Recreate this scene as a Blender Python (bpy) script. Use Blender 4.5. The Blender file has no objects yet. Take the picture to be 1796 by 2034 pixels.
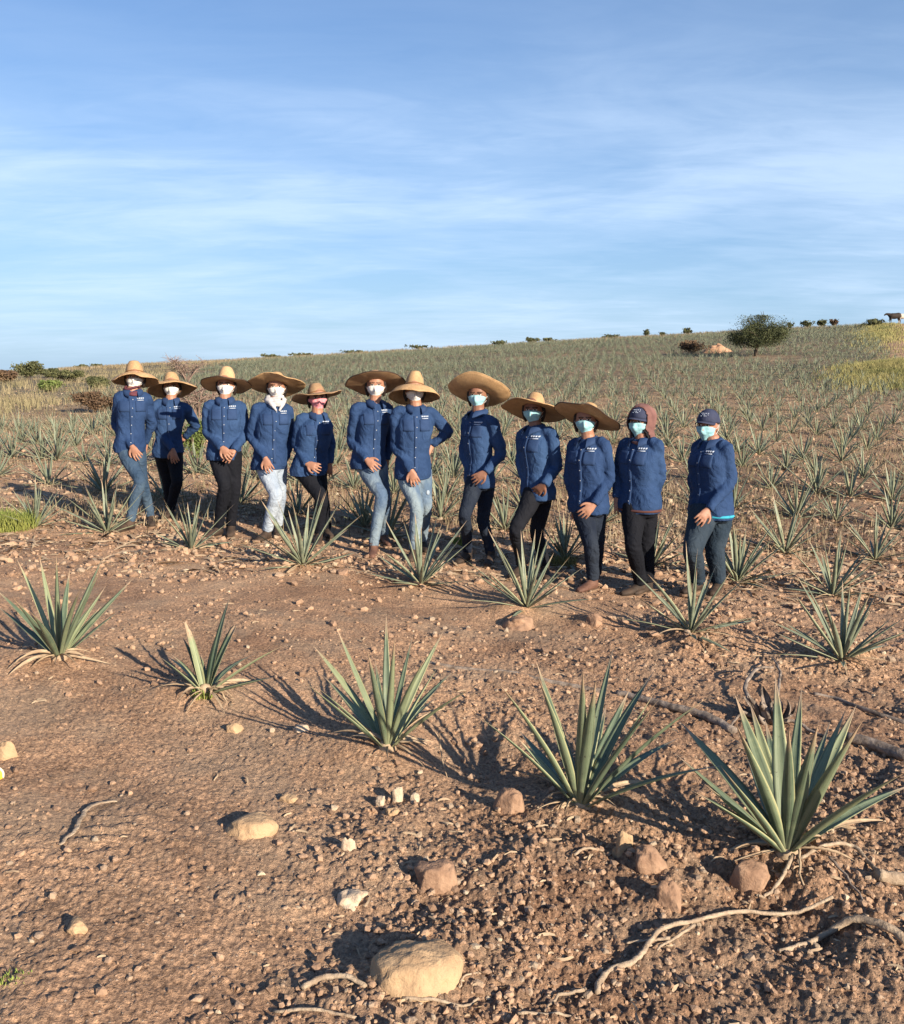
import bpy, math, random
import numpy as np
from mathutils import Vector, Matrix, noise as mnoise
from mathutils.bvhtree import BVHTree

random.seed(7)
rng = np.random.default_rng(7)
S = bpy.context.scene
COL = S.collection
R = math.radians

# ------------------------------------------------------------------ camera
F_PX, CX, CY = 1800.0, 898.0, 1017.0
PITCH = R(8.75)
cd = bpy.data.cameras.new("camera")
cd.sensor_fit = 'VERTICAL'
cd.sensor_height = 36.0
cd.lens = 36.0 * F_PX / 2034.0
cd.clip_start = 0.05
cd.clip_end = 3000
cam = bpy.data.objects.new("camera", cd)
COL.objects.link(cam)
cam.location = (0, 0, 0)
cam.rotation_euler = (math.pi / 2 - PITCH, 0, 0)
S.camera = cam
S.render.resolution_x = 904
S.render.resolution_y = 1024

# ------------------------------------------------------------------ light
SUN_EL = R(20)
SUN_AZ = R(42)          # sun stands behind the camera, this far round to the right
to_sun = Vector((math.sin(SUN_AZ) * math.cos(SUN_EL), -math.cos(SUN_AZ) * math.cos(SUN_EL), math.sin(SUN_EL)))
sl = bpy.data.lights.new("sun", 'SUN')
sl.energy = 5.0
sl.angle = R(0.6)
sl.color = (1.0, 0.86, 0.68)
sun = bpy.data.objects.new("sun", sl)
COL.objects.link(sun)
sun.rotation_euler = to_sun.to_track_quat('Z', 'Y').to_euler()

S.view_settings.view_transform = 'Standard'
S.view_settings.look = 'None'
S.view_settings.exposure = 1.05
S.view_settings.gamma = 1.0
S.view_settings.use_curve_mapping = False

W = bpy.data.worlds.new("World")
S.world = W
W.use_nodes = True
nt = W.node_tree
nt.nodes.clear()
out = nt.nodes.new("ShaderNodeOutputWorld")
bg = nt.nodes.new("ShaderNodeBackground")
bg.inputs[1].default_value = 0.050
sky = nt.nodes.new("ShaderNodeTexSky")
sky.sky_type = 'NISHITA'
sky.sun_disc = False
sky.sun_elevation = SUN_EL
sky.sun_rotation = math.pi - SUN_AZ
sky.air_density = 1.25
sky.dust_density = 0.5
sky.ozone_density = 2.2
L = nt.links.new


def nmath(t, op, a, b=None, clamp=False):
    n = t.nodes.new("ShaderNodeMath")
    n.operation = op
    n.use_clamp = clamp
    for i, v in enumerate((a, b)):
        if v is None:
            continue
        if isinstance(v, (int, float)):
            n.inputs[i].default_value = v
        else:
            t.links.new(v, n.inputs[i])
    return n.outputs[0]


def nramp(t, src, stops):
    n = t.nodes.new("ShaderNodeValToRGB")
    e = n.color_ramp.elements
    while len(e) < len(stops):
        e.new(0.5)
    for i, (p, c) in enumerate(stops):
        e[i].position = p
        e[i].color = (*c, 1) if len(c) == 3 else c
    t.links.new(src, n.inputs[0])
    return n.outputs[0]


def nmix(t, fac, a, b, mode='MIX'):
    n = t.nodes.new("ShaderNodeMix")
    n.data_type = 'RGBA'
    n.blend_type = mode
    for sock, v in ((n.inputs[0], fac), (n.inputs[6], a), (n.inputs[7], b)):
        if isinstance(v, (int, float)):
            sock.default_value = v
        elif isinstance(v, tuple):
            sock.default_value = (*v, 1) if len(v) == 3 else v
        else:
            t.links.new(v, sock)
    return n.outputs[2]


def nnoise(t, vec, scale, detail=4, rough=0.5, dist=0.0):
    n = t.nodes.new("ShaderNodeTexNoise")
    n.inputs['Scale'].default_value = scale
    n.inputs['Detail'].default_value = detail
    n.inputs['Roughness'].default_value = rough
    n.inputs['Distortion'].default_value = dist
    if vec is not None:
        t.links.new(vec, n.inputs['Vector'])
    return n.outputs[0]


def nmap(t, vec, scale=(1, 1, 1), rot=(0, 0, 0), loc=(0, 0, 0)):
    n = t.nodes.new("ShaderNodeMapping")
    n.inputs['Scale'].default_value = scale
    n.inputs['Rotation'].default_value = rot
    n.inputs['Location'].default_value = loc
    t.links.new(vec, n.inputs['Vector'])
    return n.outputs[0]


# thin high cirrus on a cloud deck far above: direction projected to a plane
tc = nt.nodes.new("ShaderNodeTexCoord")
sep = nt.nodes.new("ShaderNodeSeparateXYZ")
L(tc.outputs['Generated'], sep.inputs[0])
zz = nmath(nt, 'ADD', nmath(nt, 'MAXIMUM', sep.outputs[2], 0.0), 0.10)
comb = nt.nodes.new("ShaderNodeCombineXYZ")
L(nmath(nt, 'DIVIDE', sep.outputs[0], zz), comb.inputs[0])
L(nmath(nt, 'DIVIDE', sep.outputs[1], zz), comb.inputs[1])
cv = comb.outputs[0]
n1 = nnoise(nt, nmap(nt, cv, (0.40, 0.62, 1), (0, 0, R(28)), (5.3, 3.6, 0)), 1.0, 6, 0.5, 0.5)
n4 = nnoise(nt, nmap(nt, cv, (1.3, 3.4, 1), (0, 0, R(34)), (4.7, 5.2, 0)), 2.2, 9, 0.62, 1.2)
n2 = nnoise(nt, nmap(nt, cv, (0.7, 1.25, 1), (0, 0, R(20)), (7.7, 2.2, 0)), 1.4, 7, 0.55, 1.0)
n3 = nnoise(nt, nmap(nt, cv, (0.30, 0.5, 1), (0, 0, R(10)), (2.1, 7.4, 0)), 1.0, 3, 0.5, 0.0)
cs = nmath(nt, 'ADD', nmath(nt, 'MULTIPLY', n1, 0.5), nmath(nt, 'MULTIPLY', n2, 0.27))
cs = nmath(nt, 'ADD', cs, nmath(nt, 'MULTIPLY', n3, 0.32))
cs = nmath(nt, 'ADD', cs, nmath(nt, 'MULTIPLY', nmath(nt, 'SUBTRACT', n4, 0.5), 0.12))
cl = nramp(nt, cs, [(0.45, (0, 0, 0)), (0.54, (0.30, 0.30, 0.30)), (0.63, (0.75, 0.75, 0.75)), (0.74, (1, 1, 1))])
low = nramp(nt, sep.outputs[2], [(0.0, (0.7, 0.7, 0.7)), (0.10, (0.95, 0.95, 0.95)), (0.20, (1, 1, 1)), (0.265, (0.6, 0.6, 0.6)), (0.33, (0.25, 0.25, 0.25)), (0.45, (0.15, 0.15, 0.15))])
clf = nmath(nt, 'MULTIPLY', nmath(nt, 'MULTIPLY', cl, low), 0.72)
# a general veil that thickens to the horizon
veil = nramp(nt, sep.outputs[2], [(0.0, (0.6, 0.6, 0.6)), (0.12, (0.42, 0.42, 0.42)), (0.3, (0.24, 0.24, 0.24)), (0.6, (0.06, 0.06, 0.06))])
skyc = nmix(nt, 1.0, sky.outputs[0], (0.68, 0.91, 1.34), 'MULTIPLY')
skyc = nmix(nt, nmath(nt, 'MULTIPLY', veil, 1.0), skyc, (5.0, 7.6, 11.2))
skyc = nmix(nt, clf, skyc, (7.8, 9.6, 12.0))
L(skyc, bg.inputs[0])
L(bg.outputs[0], out.inputs[0])


# ------------------------------------------------------------------ pixel / ray helpers
def ray(px, py):
    cx = (px - CX) / F_PX
    cy = (CY - py) / F_PX
    return Vector((cx, math.cos(PITCH) + cy * math.sin(PITCH), cy * math.cos(PITCH) - math.sin(PITCH)))


def at(px, py, Y):
    r = ray(px, py)
    return r * (Y / r.y)


# ------------------------------------------------------------------ terrain
COLS = np.array([-500, 0, 450, 900, 1350, 1796, 2300], float)
US = (COLS - CX) / F_PX
DS = np.array([0.5, 1.5, 2, 3, 4.5, 6.5, 8.5, 11, 14, 18, 26, 38, 55, 80, 110, 135, 180, 300, 700])
TZ = np.array([
    # -500   0      450    900    1350   1796   2300
    [-1.55, -1.55, -1.56, -1.58, -1.60, -1.62, -1.62],  # 0.5
    [-1.52, -1.52, -1.54, -1.57, -1.61, -1.64, -1.66],  # 1.5
    [-1.50, -1.50, -1.53, -1.57, -1.62, -1.66, -1.70],
    [-1.48, -1.48, -1.52, -1.58, -1.65, -1.71, -1.76],  # 3
    [-1.48, -1.48, -1.54, -1.62, -1.71, -1.79, -1.84],
    [-1.50, -1.50, -1.57, -1.68, -1.80, -1.89, -1.95],
    [-1.53, -1.53, -1.60, -1.71, -1.84, -1.93, -2.00],
    [-1.50, -1.50, -1.57, -1.66, -1.78, -1.86, -1.95],
    [-1.45, -1.45, -1.47, -1.54, -1.62, -1.70, -1.80],
    [-1.38, -1.38, -1.36, -1.38, -1.42, -1.48, -1.55],
    [-1.30, -1.28, -1.18, -1.10, -1.05, -1.08, -1.10],
    [-1.15, -1.10, -0.88, -0.62, -0.45, -0.38, -0.40],
    [-0.95, -0.85, -0.48,  0.10,  0.62,  0.90,  1.00],
    [-0.70, -0.55,  0.20,  1.25,  2.35,  3.10,  3.40],
    [-0.45, -0.25,  1.15,  2.75,  4.35,  5.65,  6.30],
    [-0.30, -0.15,  1.75,  3.75,  5.70,  7.60,  8.30],
    [-0.15,  0.00,  1.60,  3.20,  4.60,  6.00,  6.50],
    [-0.05,  0.00,  0.60,  1.00,  1.50,  2.00,  2.50],
    [-1.00, -1.00, -1.0, -1.0, -1.0, -1.0, -1.0]])
NU, NL = 141, 241
ug = np.linspace(US[0], US[-1], NU)
lg = np.linspace(math.log(0.5), math.log(700), NL)
tmp = np.array([np.interp(ug, US, row) for row in TZ])
TAB = np.array([np.interp(lg, np.log(DS), tmp[:, i]) for i in range(NU)]).T
for _ in range(5):
    p = np.pad(TAB, 2, mode='edge')
    TAB = (p[:-4, 2:-2] + p[1:-3, 2:-2] + p[2:-2, 2:-2] + p[3:-1, 2:-2] + p[4:, 2:-2]) / 5
    p = np.pad(TAB, 3, mode='edge')
    TAB = (p[3:-3, :-6] + p[3:-3, 1:-5] + p[3:-3, 2:-4] + p[3:-3, 3:-3] + p[3:-3, 4:-2] + p[3:-3, 5:-1] + p[3:-3, 6:]) / 7


def hash2(ix, iy, s):
    h = (ix.astype(np.int64) * 374761393 + iy.astype(np.int64) * 668265263 + s * 1274126177) & 0x7fffffff
    h = ((h ^ (h >> 13)) * 1274126177) & 0x7fffffff
    return ((h ^ (h >> 16)) & 0xffffff) / float(0xffffff)


def vnoise(x, y, s=0):
    ix = np.floor(x); iy = np.floor(y)
    fx = x - ix; fy = y - iy
    fx = fx * fx * (3 - 2 * fx); fy = fy * fy * (3 - 2 * fy)
    a = hash2(ix, iy, s); b = hash2(ix + 1, iy, s); c = hash2(ix, iy + 1, s); d = hash2(ix + 1, iy + 1, s)
    return (a + (b - a) * fx) * (1 - fy) + (c + (d - c) * fx) * fy - 0.5


def fbm(x, y, o=4, s=0):
    r = 0; a = 1.0
    for i in range(o):
        r = r + a * vnoise(x * 2 ** i + 13.7 * i, y * 2 ** i - 7.3 * i, s + i)
        a *= 0.5
    return r


def pebbles(x, y, s=0):
    """rounded bumps: 0..1, one per cell, random size"""
    ix = np.floor(x); iy = np.floor(y)
    best = np.zeros_like(x)
    for dx in (-1, 0, 1):
        for dy in (-1, 0, 1):
            cx = ix + dx; cy = iy + dy
            px = cx + hash2(cx, cy, s); py = cy + hash2(cx, cy, s + 1)
            rr = 0.22 + 0.5 * hash2(cx, cy, s + 2) ** 2.2
            d2 = ((x - px) ** 2 + (y - py) ** 2) / (rr * rr)
            best = np.maximum(best, np.where(d2 < 1, np.sqrt(np.maximum(1 - d2, 0)) * rr, 0))
    return best


MOUNDS = []        # (x, y, height, radius)
ROW_D = np.array([0.885, -0.465])
ROW_N = np.array([0.465, 0.885])


def base_h(x, y):
    x = np.asarray(x, float); y = np.asarray(y, float)
    r = np.hypot(x, y) + 1e-6
    th = np.arctan2(x, np.abs(y) + 1e-6)
    u = np.tan(np.clip(th, -0.95, 0.95))
    u = np.where(y < 0, u * 0.3, u)
    yy = np.where(y > 0, np.maximum(y, r * 0.6), r)
    fu = np.clip((u - ug[0]) / (ug[1] - ug[0]), 0, NU - 1.001)
    fl = np.clip((np.log(np.maximum(yy, 0.5)) - lg[0]) / (lg[1] - lg[0]), 0, NL - 1.001)
    iu = fu.astype(int); il = fl.astype(int)
    a = fu - iu; b = fl - il
    return (TAB[il, iu] * (1 - a) + TAB[il, iu + 1] * a) * (1 - b) + (TAB[il + 1, iu] * (1 - a) + TAB[il + 1, iu + 1] * a) * b


def mid_h(x, y):
    """terrain with the mounds, furrows and swells that objects stand on"""
    x = np.asarray(x, float); y = np.asarray(y, float)
    z = base_h(x, y)
    for (mx, my, mh, mr) in MOUNDS:
        d2 = ((x - mx) ** 2 + (y - my) ** 2) / (mr * mr)
        z = z + mh * np.exp(-d2)
    r = np.hypot(x, y)
    k = np.clip(r / 30, 0, 1)
    z = z + 0.06 * fbm(x * 0.8, y * 0.8, 2, 5) + (0.25 * k) * fbm(x * 0.06, y * 0.06, 2, 9)
    # grass mound and bank beside the track, far right
    z = z + 0.5 * np.exp(-((x - 20.6) / 2.0) ** 2 - ((y - 40.5) / 4) ** 2)
    z = z + 0.5 * np.exp(-((x - 46) / 3.5) ** 2 - ((y - 98) / 9) ** 2)
    return z


def H1(x, y):
    return float(mid_h(np.array([x]), np.array([y]))[0])


def ground_hit(px, py, ymin=0.8, ymax=200):
    r = ray(px, py)
    ys = np.exp(np.linspace(math.log(ymin), math.log(ymax), 900))
    xs = r.x / r.y * ys
    zs = r.z / r.y * ys
    below = zs < mid_h(xs, ys)
    if not below.any():
        return None
    i = int(np.argmax(below))
    if i == 0:
        return Vector((xs[0], ys[0], zs[0]))
    a, b = ys[i - 1], ys[i]
    for _ in range(20):
        m = (a + b) / 2
        if r.z / r.y * m < H1(r.x / r.y * m, m):
            b = m
        else:
            a = m
    return Vector((r.x / r.y * b, b, H1(r.x / r.y * b, b)))


ROW1 = [(118, 1306), (408, 1378), (770, 1484), (1152, 1600), (1562, 1704)]
ROW2 = [(72, 1046), (213, 1058), (380, 1090), (602, 1124), (836, 1160), (1046, 1203), (1372, 1262), (1672, 1314)]
for (px, py) in ROW1:
    g = ground_hit(px, py)
    MOUNDS.append((g.x, g.y + 0.02, 0.05, 0.26))
    MOUNDS.append((g.x - 0.30, g.y + 0.55, -0.04, 0.35))
for (px, py) in ROW2:
    g = ground_hit(px, py)
    MOUNDS.append((g.x, g.y + 0.03, 0.07, 0.35))
for (px, py, h, rr) in ((1290, 1720, 0.05, 0.12), (1080, 1700, 0.03, 0.2), (960, 1520, -0.05, 0.22), (300, 1700, 0.04, 0.35),
                        (130, 1480, 0.03, 0.3), (1240, 1640, 0.03, 0.1), (1350, 1790, 0.03, 0.14), (1700, 1930, 0.04, 0.22),
                        (1620, 1850, -0.05, 0.12), (1470, 1800, -0.02, 0.15), (250, 1900, 0.025, 0.3), (700, 1830, -0.03, 0.2),
                        (1000, 1215, 0.05, 0.16), (1180, 1240, 0.07, 0.14), (690, 1150, 0.05, 0.2), (330, 1110, 0.05, 0.2)):
    g = ground_hit(px, py)
    MOUNDS.append((g.x, g.y, h, rr))


def fine_h(x, y):
    r = np.hypot(x, y)
    z = mid_h(x, y)
    fade = np.clip(1.6 - r / 20, 0.25, 1)
    rub = np.clip(fbm(x * 1.1 + 4, y * 1.1, 3, 21) + 0.45, 0, 1)          # rough / smooth patches
    kx = 1 / (1 + np.exp(-(x * 0.5 - y * 0.12 + 0.25) * 6))
    rub = np.minimum(rub * (.5 + .5 * kx) + .2 * kx, 1)
    z = z + .018 * kx * np.clip(1.6 - r / 8, 0, 1) * np.abs(fbm(x * 6, y * 6, 4, 23)) * 2
    z = z + 0.030 * fade * fbm(x * 3.1, y * 3.1, 3, 31) * (0.4 + rub)
    z = z + 0.016 * fade * fbm(x * 11, y * 11, 4, 41) * (0.25 + rub)
    # raked / rain-washed ripples lower left
    rip = np.clip(1 - ((x + 1.05) / 0.38) ** 2 - ((y - 2.75) / 0.3) ** 2, 0, 1)
    z = z + 0.006 * rip * np.sin((x * 0.35 + y * 0.9) * 80 + 9 * fbm(x * 4, y * 4, 3, 77))
    near = np.clip(1.5 - r / 8, 0, 1)
    z = z + near * rub * (0.020 * pebbles(x * 22, y * 22, 51) + 0.016 * pebbles(x * 48 + 9, y * 48, 61))
    z = z + fade * rub * 0.045 * pebbles(x * 7, y * 7, 71) * (0.5 + 0.5 * (r > 4)) * np.clip(fbm(x * 0.6, y * 0.6, 2, 3) + 0.5, 0, 1)
    z = z + near * 0.008 * fbm(x * 60, y * 60, 2, 81) + near * 0.010 * pebbles(x * 85 + 3, y * 85, 83) * np.clip(fbm(x * 2, y * 2, 2, 84) + .6, 0, 1)
    return z


# ------------------------------------------------------------------ mesh helpers
def new_mesh(name, v, f, uv=None, smooth=True):
    """v (N,3), f (M,4) or (M,3) arrays"""
    v = np.asarray(v, np.float32); f = np.asarray(f, np.int32)
    me = bpy.data.meshes.new(name)
    k = f.shape[1]
    me.vertices.add(len(v)); me.vertices.foreach_set("co", v.ravel())
    me.loops.add(f.size); me.loops.foreach_set("vertex_index", f.ravel())
    me.polygons.add(len(f))
    me.polygons.foreach_set("loop_start", np.arange(len(f), dtype=np.int32) * k)
    me.polygons.foreach_set("loop_total", np.full(len(f), k, np.int32))
    me.polygons.foreach_set("use_smooth", np.full(len(f), smooth))
    me.update(calc_edges=True)
    if uv is not None:
        l = me.uv_layers.new(name="UVMap")
        l.data.foreach_set("uv", np.asarray(uv, np.float32)[f.ravel()].ravel())
    return me


class MB:
    def __init__(self):
        self.v = []; self.q = []; self.uv = []; self.n = 0

    def add(self, v, q, uv=None):
        v = np.asarray(v, float); q = np.asarray(q, int)
        if q.shape[1] == 3:
            q = np.column_stack([q, q[:, 2]])
        self.v.append(v); self.q.append(q + self.n)
        self.uv.append(np.zeros((len(v), 2)) if uv is None else np.asarray(uv, float))
        self.n += len(v)

    def data(self):
        return np.vstack(self.v), np.vstack(self.q), np.vstack(self.uv)

    def mesh(self, name, smooth=True):
        v, q, uv = self.data()
        tri = q[:, 2] == q[:, 3]
        if tri.any():
            me = bpy.data.meshes.new(name)
            fs = [tuple(a[:3]) if t else tuple(a) for a, t in zip(q.tolist(), tri)]
            me.from_pydata([tuple(a) for a in v.tolist()], [], fs)
            me.polygons.foreach_set("use_smooth", np.full(len(fs), smooth))
            l = me.uv_layers.new(name="UVMap")
            idx = np.empty(len(me.loops), np.int32); me.loops.foreach_get("vertex_index", idx)
            l.data.foreach_set("uv", uv[idx].astype(np.float32).ravel())
            me.update()
            return me
        return new_mesh(name, v, q, uv, smooth)


def obj(name, me, mat=None, parent=None, loc=None):
    o = bpy.data.objects.new(name, me)
    COL.objects.link(o)
    if mat is not None:
        if isinstance(mat, (list, tuple)):
            if not me.materials:
                for m in mat:
                    me.materials.append(m)
        elif not me.materials:
            me.materials.append(mat)
    if parent is not None:
        o.parent = parent
    if loc is not None:
        o.location = loc
    return o


def tag(o, label=None, cat=None, group=None, kind=None):
    if label: o["label"] = label
    if cat: o["category"] = cat
    if group: o["group"] = group
    if kind: o["kind"] = kind
    return o


def empty(name, loc):
    o = bpy.data.objects.new(name, None)
    o.empty_display_size = 0.1
    COL.objects.link(o)
    o.location = loc
    return o


def catmull(pts, m):
    P = [np.array(p, float) for p in pts]
    P = [2 * P[0] - P[1]] + P + [2 * P[-1] - P[-2]]
    o = []
    for i in range(1, len(P) - 2):
        for j in range(m):
            t = j / m
            o.append(0.5 * (2 * P[i] + (P[i + 1] - P[i - 1]) * t + (2 * P[i - 1] - 5 * P[i] + 4 * P[i + 1] - P[i + 2]) * t * t
                            + (3 * P[i] - P[i - 1] - 3 * P[i + 1] + P[i + 2]) * t ** 3))
    o.append(P[-2])
    return np.array(o)


def tube(mb, pts, rad, n=10, m=1, ref=(0.3, 1, 0.2), flat=1.0):
    """closed tube; flat scales the second axis"""
    if m > 1:
        a = catmull(pts, m)
        rad = np.interp(np.linspace(0, len(pts) - 1, len(a)), range(len(pts)), rad)
        pts = a
    pts = np.asarray([tuple(p) for p in pts], float); rad = np.asarray(rad, float)
    T = np.gradient(pts, axis=0)
    T /= np.linalg.norm(T, axis=1)[:, None] + 1e-9
    ref = np.array(ref, float)
    v = []; uv = []
    a = np.linspace(0, 2 * math.pi, n, endpoint=False)
    for i in range(len(pts)):
        s = np.cross(T[i], ref); s /= np.linalg.norm(s) + 1e-9
        b = np.cross(s, T[i])
        v.append(pts[i] + rad[i] * (np.cos(a)[:, None] * s + flat * np.sin(a)[:, None] * b))
        uv.append(np.column_stack([a / 6.283, np.full(n, i / (len(pts) - 1))]))
    v = np.vstack(v); uv = np.vstack(uv)
    K = len(pts)
    q = []
    for i in range(K - 1):
        for j in range(n):
            q.append((i * n + j, i * n + (j + 1) % n, (i + 1) * n + (j + 1) % n, (i + 1) * n + j))
    c0 = len(v)
    v = np.vstack([v, pts[0], pts[-1]]); uv = np.vstack([uv, [0, 0], [0, 1]])
    for j in range(n):
        q.append((c0, (j + 1) % n, j, j)); q.append((c0 + 1, (K - 1) * n + j, (K - 1) * n + (j + 1) % n, (K - 1) * n + (j + 1) % n))
    mb.add(v, q, uv)


def rings(mb, R_, closed=True):
    """loft list of (n,3) rings, capped"""
    n = len(R_[0]); K = len(R_)
    v = np.vstack(R_)
    q = []
    for i in range(K - 1):
        for j in range(n):
            q.append((i * n + j, i * n + (j + 1) % n, (i + 1) * n + (j + 1) % n, (i + 1) * n + j))
    c0 = len(v)
    v = np.vstack([v, R_[0].mean(0), R_[-1].mean(0)])
    if closed:
        for j in range(n):
            q.append((c0, (j + 1) % n, j, j)); q.append((c0 + 1, (K - 1) * n + j, (K - 1) * n + (j + 1) % n, (K - 1) * n + (j + 1) % n))
    mb.add(v, q)


def ellipsoid(mb, c, ax, ay, az, n=16, m=10, shape=None):
    """ax, ay, az are vectors"""
    c = np.array(c, float); ax = np.array(ax, float); ay = np.array(ay, float); az = np.array(az, float)
    v = []
    for i in range(m + 1):
        ph = math.pi * i / m - math.pi / 2
        for j in range(n):
            a = 2 * math.pi * j / n
            x, y, z = math.cos(ph) * math.cos(a), math.cos(ph) * math.sin(a), math.sin(ph)
            if shape: x, y, z = shape(x, y, z)
            v.append(c + ax * x + ay * y + az * z)
    q = []
    for i in range(m):
        for j in range(n):
            q.append((i * n + j, i * n + (j + 1) % n, (i + 1) * n + (j + 1) % n, (i + 1) * n + j))
    mb.add(v, q)


def remesh(mb, name, voxel, smooth=2, fac=0.5):
    v, q, uv = mb.data()
    me = bpy.data.meshes.new("tmp")
    fs = [tuple(dict.fromkeys(a)) for a in q.tolist()]
    me.from_pydata([tuple(a) for a in v.tolist()], [], [f for f in fs if len(f) > 2])
    o = bpy.data.objects.new("tmp", me)
    COL.objects.link(o)
    md = o.modifiers.new("r", 'REMESH'); md.mode = 'VOXEL'; md.voxel_size = voxel; md.use_smooth_shade = True
    if smooth:
        sm = o.modifiers.new("s", 'SMOOTH'); sm.iterations = smooth; sm.factor = fac
    dg = bpy.context.evaluated_depsgraph_get()
    ev = o.evaluated_get(dg)
    res = bpy.data.meshes.new_from_object(ev, depsgraph=dg)
    res.name = name
    bpy.data.objects.remove(o)
    bpy.data.meshes.remove(me)
    res.polygons.foreach_set("use_smooth", np.full(len(res.polygons), True))
    return res


def get_co(me):
    a = np.empty(len(me.vertices) * 3, np.float32); me.vertices.foreach_get("co", a)
    return a.reshape(-1, 3)


def get_no(me):
    a = np.empty(len(me.vertices) * 3, np.float32); me.vertices.foreach_get("normal", a)
    return a.reshape(-1, 3)


# ------------------------------------------------------------------ materials
def mat(name, col, rough=0.85, bump=0.0, bscale=40, col2=None, cscale=6, spec=0.3, build=None):
    m = bpy.data.materials.new(name)
    m.use_nodes = True
    t = m.node_tree
    b = t.nodes['Principled BSDF']
    b.inputs['Roughness'].default_value = rough
    b.inputs['Specular IOR Level'].default_value = spec
    tc = t.nodes.new("ShaderNodeTexCoord")
    vec = tc.outputs['Object']
    if build:
        build(t, b, tc)
        return m
    if col2 is not None:
        n = nnoise(t, vec, cscale, 5, 0.6)
        t.links.new(nramp(t, n, [(0.35, col), (0.65, col2)]), b.inputs['Base Color'])
    else:
        b.inputs['Base Color'].default_value = (*col, 1)
    if bump:
        bp = t.nodes.new("ShaderNodeBump")
        bp.inputs['Strength'].default_value = bump
        bp.inputs['Distance'].default_value = 0.01
        t.links.new(nnoise(t, vec, bscale, 6, 0.6), bp.inputs['Height'])
        t.links.new(bp.outputs[0], b.inputs['Normal'])
    return m


def b_ground(t, b, tc):
    vec = tc.outputs['Object']
    at_ = t.nodes.new("ShaderNodeAttribute"); at_.attribute_name = "zone"
    sp = t.nodes.new("ShaderNodeSeparateColor"); t.links.new(at_.outputs['Color'], sp.inputs[0])
    big = nnoise(t, vec, 0.9, 5, 0.6)
    c = nramp(t, big, [(0.30, (0.26, 0.160, 0.104)), (0.46, (0.38, 0.243, 0.158)), (0.60, (0.49, 0.322, 0.208)), (0.75, (0.36, 0.213, 0.140))])
    med = nnoise(t, vec, 7, 6, 0.65)
    c = nmix(t, 0.55, c, nramp(t, med, [(0.3, (0.45, 0.45, 0.45)), (0.5, (0.85, 0.83, 0.8)), (0.7, (1.15, 1.1, 1.05))]), 'MULTIPLY')
    fn = nnoise(t, vec, 70, 5, 0.7)
    c = nmix(t, 0.75, c, nramp(t, fn, [(0.36, (0.26, 0.24, 0.24)), (0.5, (0.95, 0.93, 0.92)), (0.64, (1.85, 1.78, 1.64))]), 'MULTIPLY')
    # grey-tan grit
    g = nramp(t, nnoise(t, vec, 2.2, 4, 0.6), [(0.48, (0, 0, 0)), (0.62, (1, 1, 1))])
    c = nmix(t, nmath(t, 'MULTIPLY', g, 0.45), c, (0.30, 0.23, 0.165))
    vo = t.nodes.new("ShaderNodeTexVoronoi"); vo.inputs['Scale'].default_value = 55
    t.links.new(vec, vo.inputs['Vector'])
    pv = nramp(t, vo.outputs['Distance'], [(0.16, (1, 1, 1)), (0.24, (0, 0, 0))])
    wn = t.nodes.new("ShaderNodeSeparateColor"); t.links.new(vo.outputs['Color'], wn.inputs[0])
    sel = nmath(t, 'GREATER_THAN', wn.outputs[0], 0.62)
    c = nmix(t, nmath(t, 'MULTIPLY', nmath(t, 'MULTIPLY', pv, sel), 0.8), c, nramp(t, wn.outputs[1], [(0.0, (0.55, 0.40, 0.27)), (0.5, (0.42, 0.33, 0.27)), (1.0, (0.62, 0.50, 0.36))]))
    da = t.nodes.new("ShaderNodeAttribute"); da.attribute_name = "dark_soil"
    c = nmix(t, nmath(t, 'MULTIPLY', da.outputs['Fac'], 0.75), c, nmix(t, 0.6, (0.13, 0.085, 0.062), nramp(t, fn, [(0.35, (0.05, 0.035, 0.028)), (0.65, (0.24, 0.16, 0.11))])))
    # far dry scrub and green flush
    scr = nramp(t, nnoise(t, vec, 0.35, 6, 0.7), [(0.3, (0.13, 0.12, 0.06)), (0.45, (0.23, 0.185, 0.11)), (0.58, (0.34, 0.25, 0.165)), (0.72, (0.19, 0.16, 0.08))])
    c = nmix(t, sp.outputs[0], c, scr)
    grn = nramp(t, nnoise(t, vec, 1.2, 5, 0.7), [(0.3, (0.14, 0.135, 0.05)), (0.5, (0.24, 0.21, 0.09)), (0.7, (0.30, 0.24, 0.12))])
    c = nmix(t, sp.outputs[1], c, grn)
    wd = nramp(t, nnoise(t, vec, 0.9, 5, 0.75), [(0.35, (0.075, 0.070, 0.046)), (0.6, (0.165, 0.140, 0.095))])
    c = nmix(t, sp.outputs[2], c, wd)
    t.links.new(c, b.inputs['Base Color'])
    b.inputs['Roughness'].default_value = 0.95
    b.inputs['Specular IOR Level'].default_value = 0.15
    h = nmath(t, 'ADD', nmath(t, 'MULTIPLY', fn, 0.6), nmath(t, 'MULTIPLY', nnoise(t, vec, 240, 3, 0.7), 0.25))
    h = nmath(t, 'ADD', h, nmath(t, 'MULTIPLY', pv, 0.25))
    bp = t.nodes.new("ShaderNodeBump"); bp.inputs['Strength'].default_value = 1.0; bp.inputs['Distance'].default_value = 0.02
    t.links.new(h, bp.inputs['Height']); t.links.new(bp.outputs[0], b.inputs['Normal'])


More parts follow.
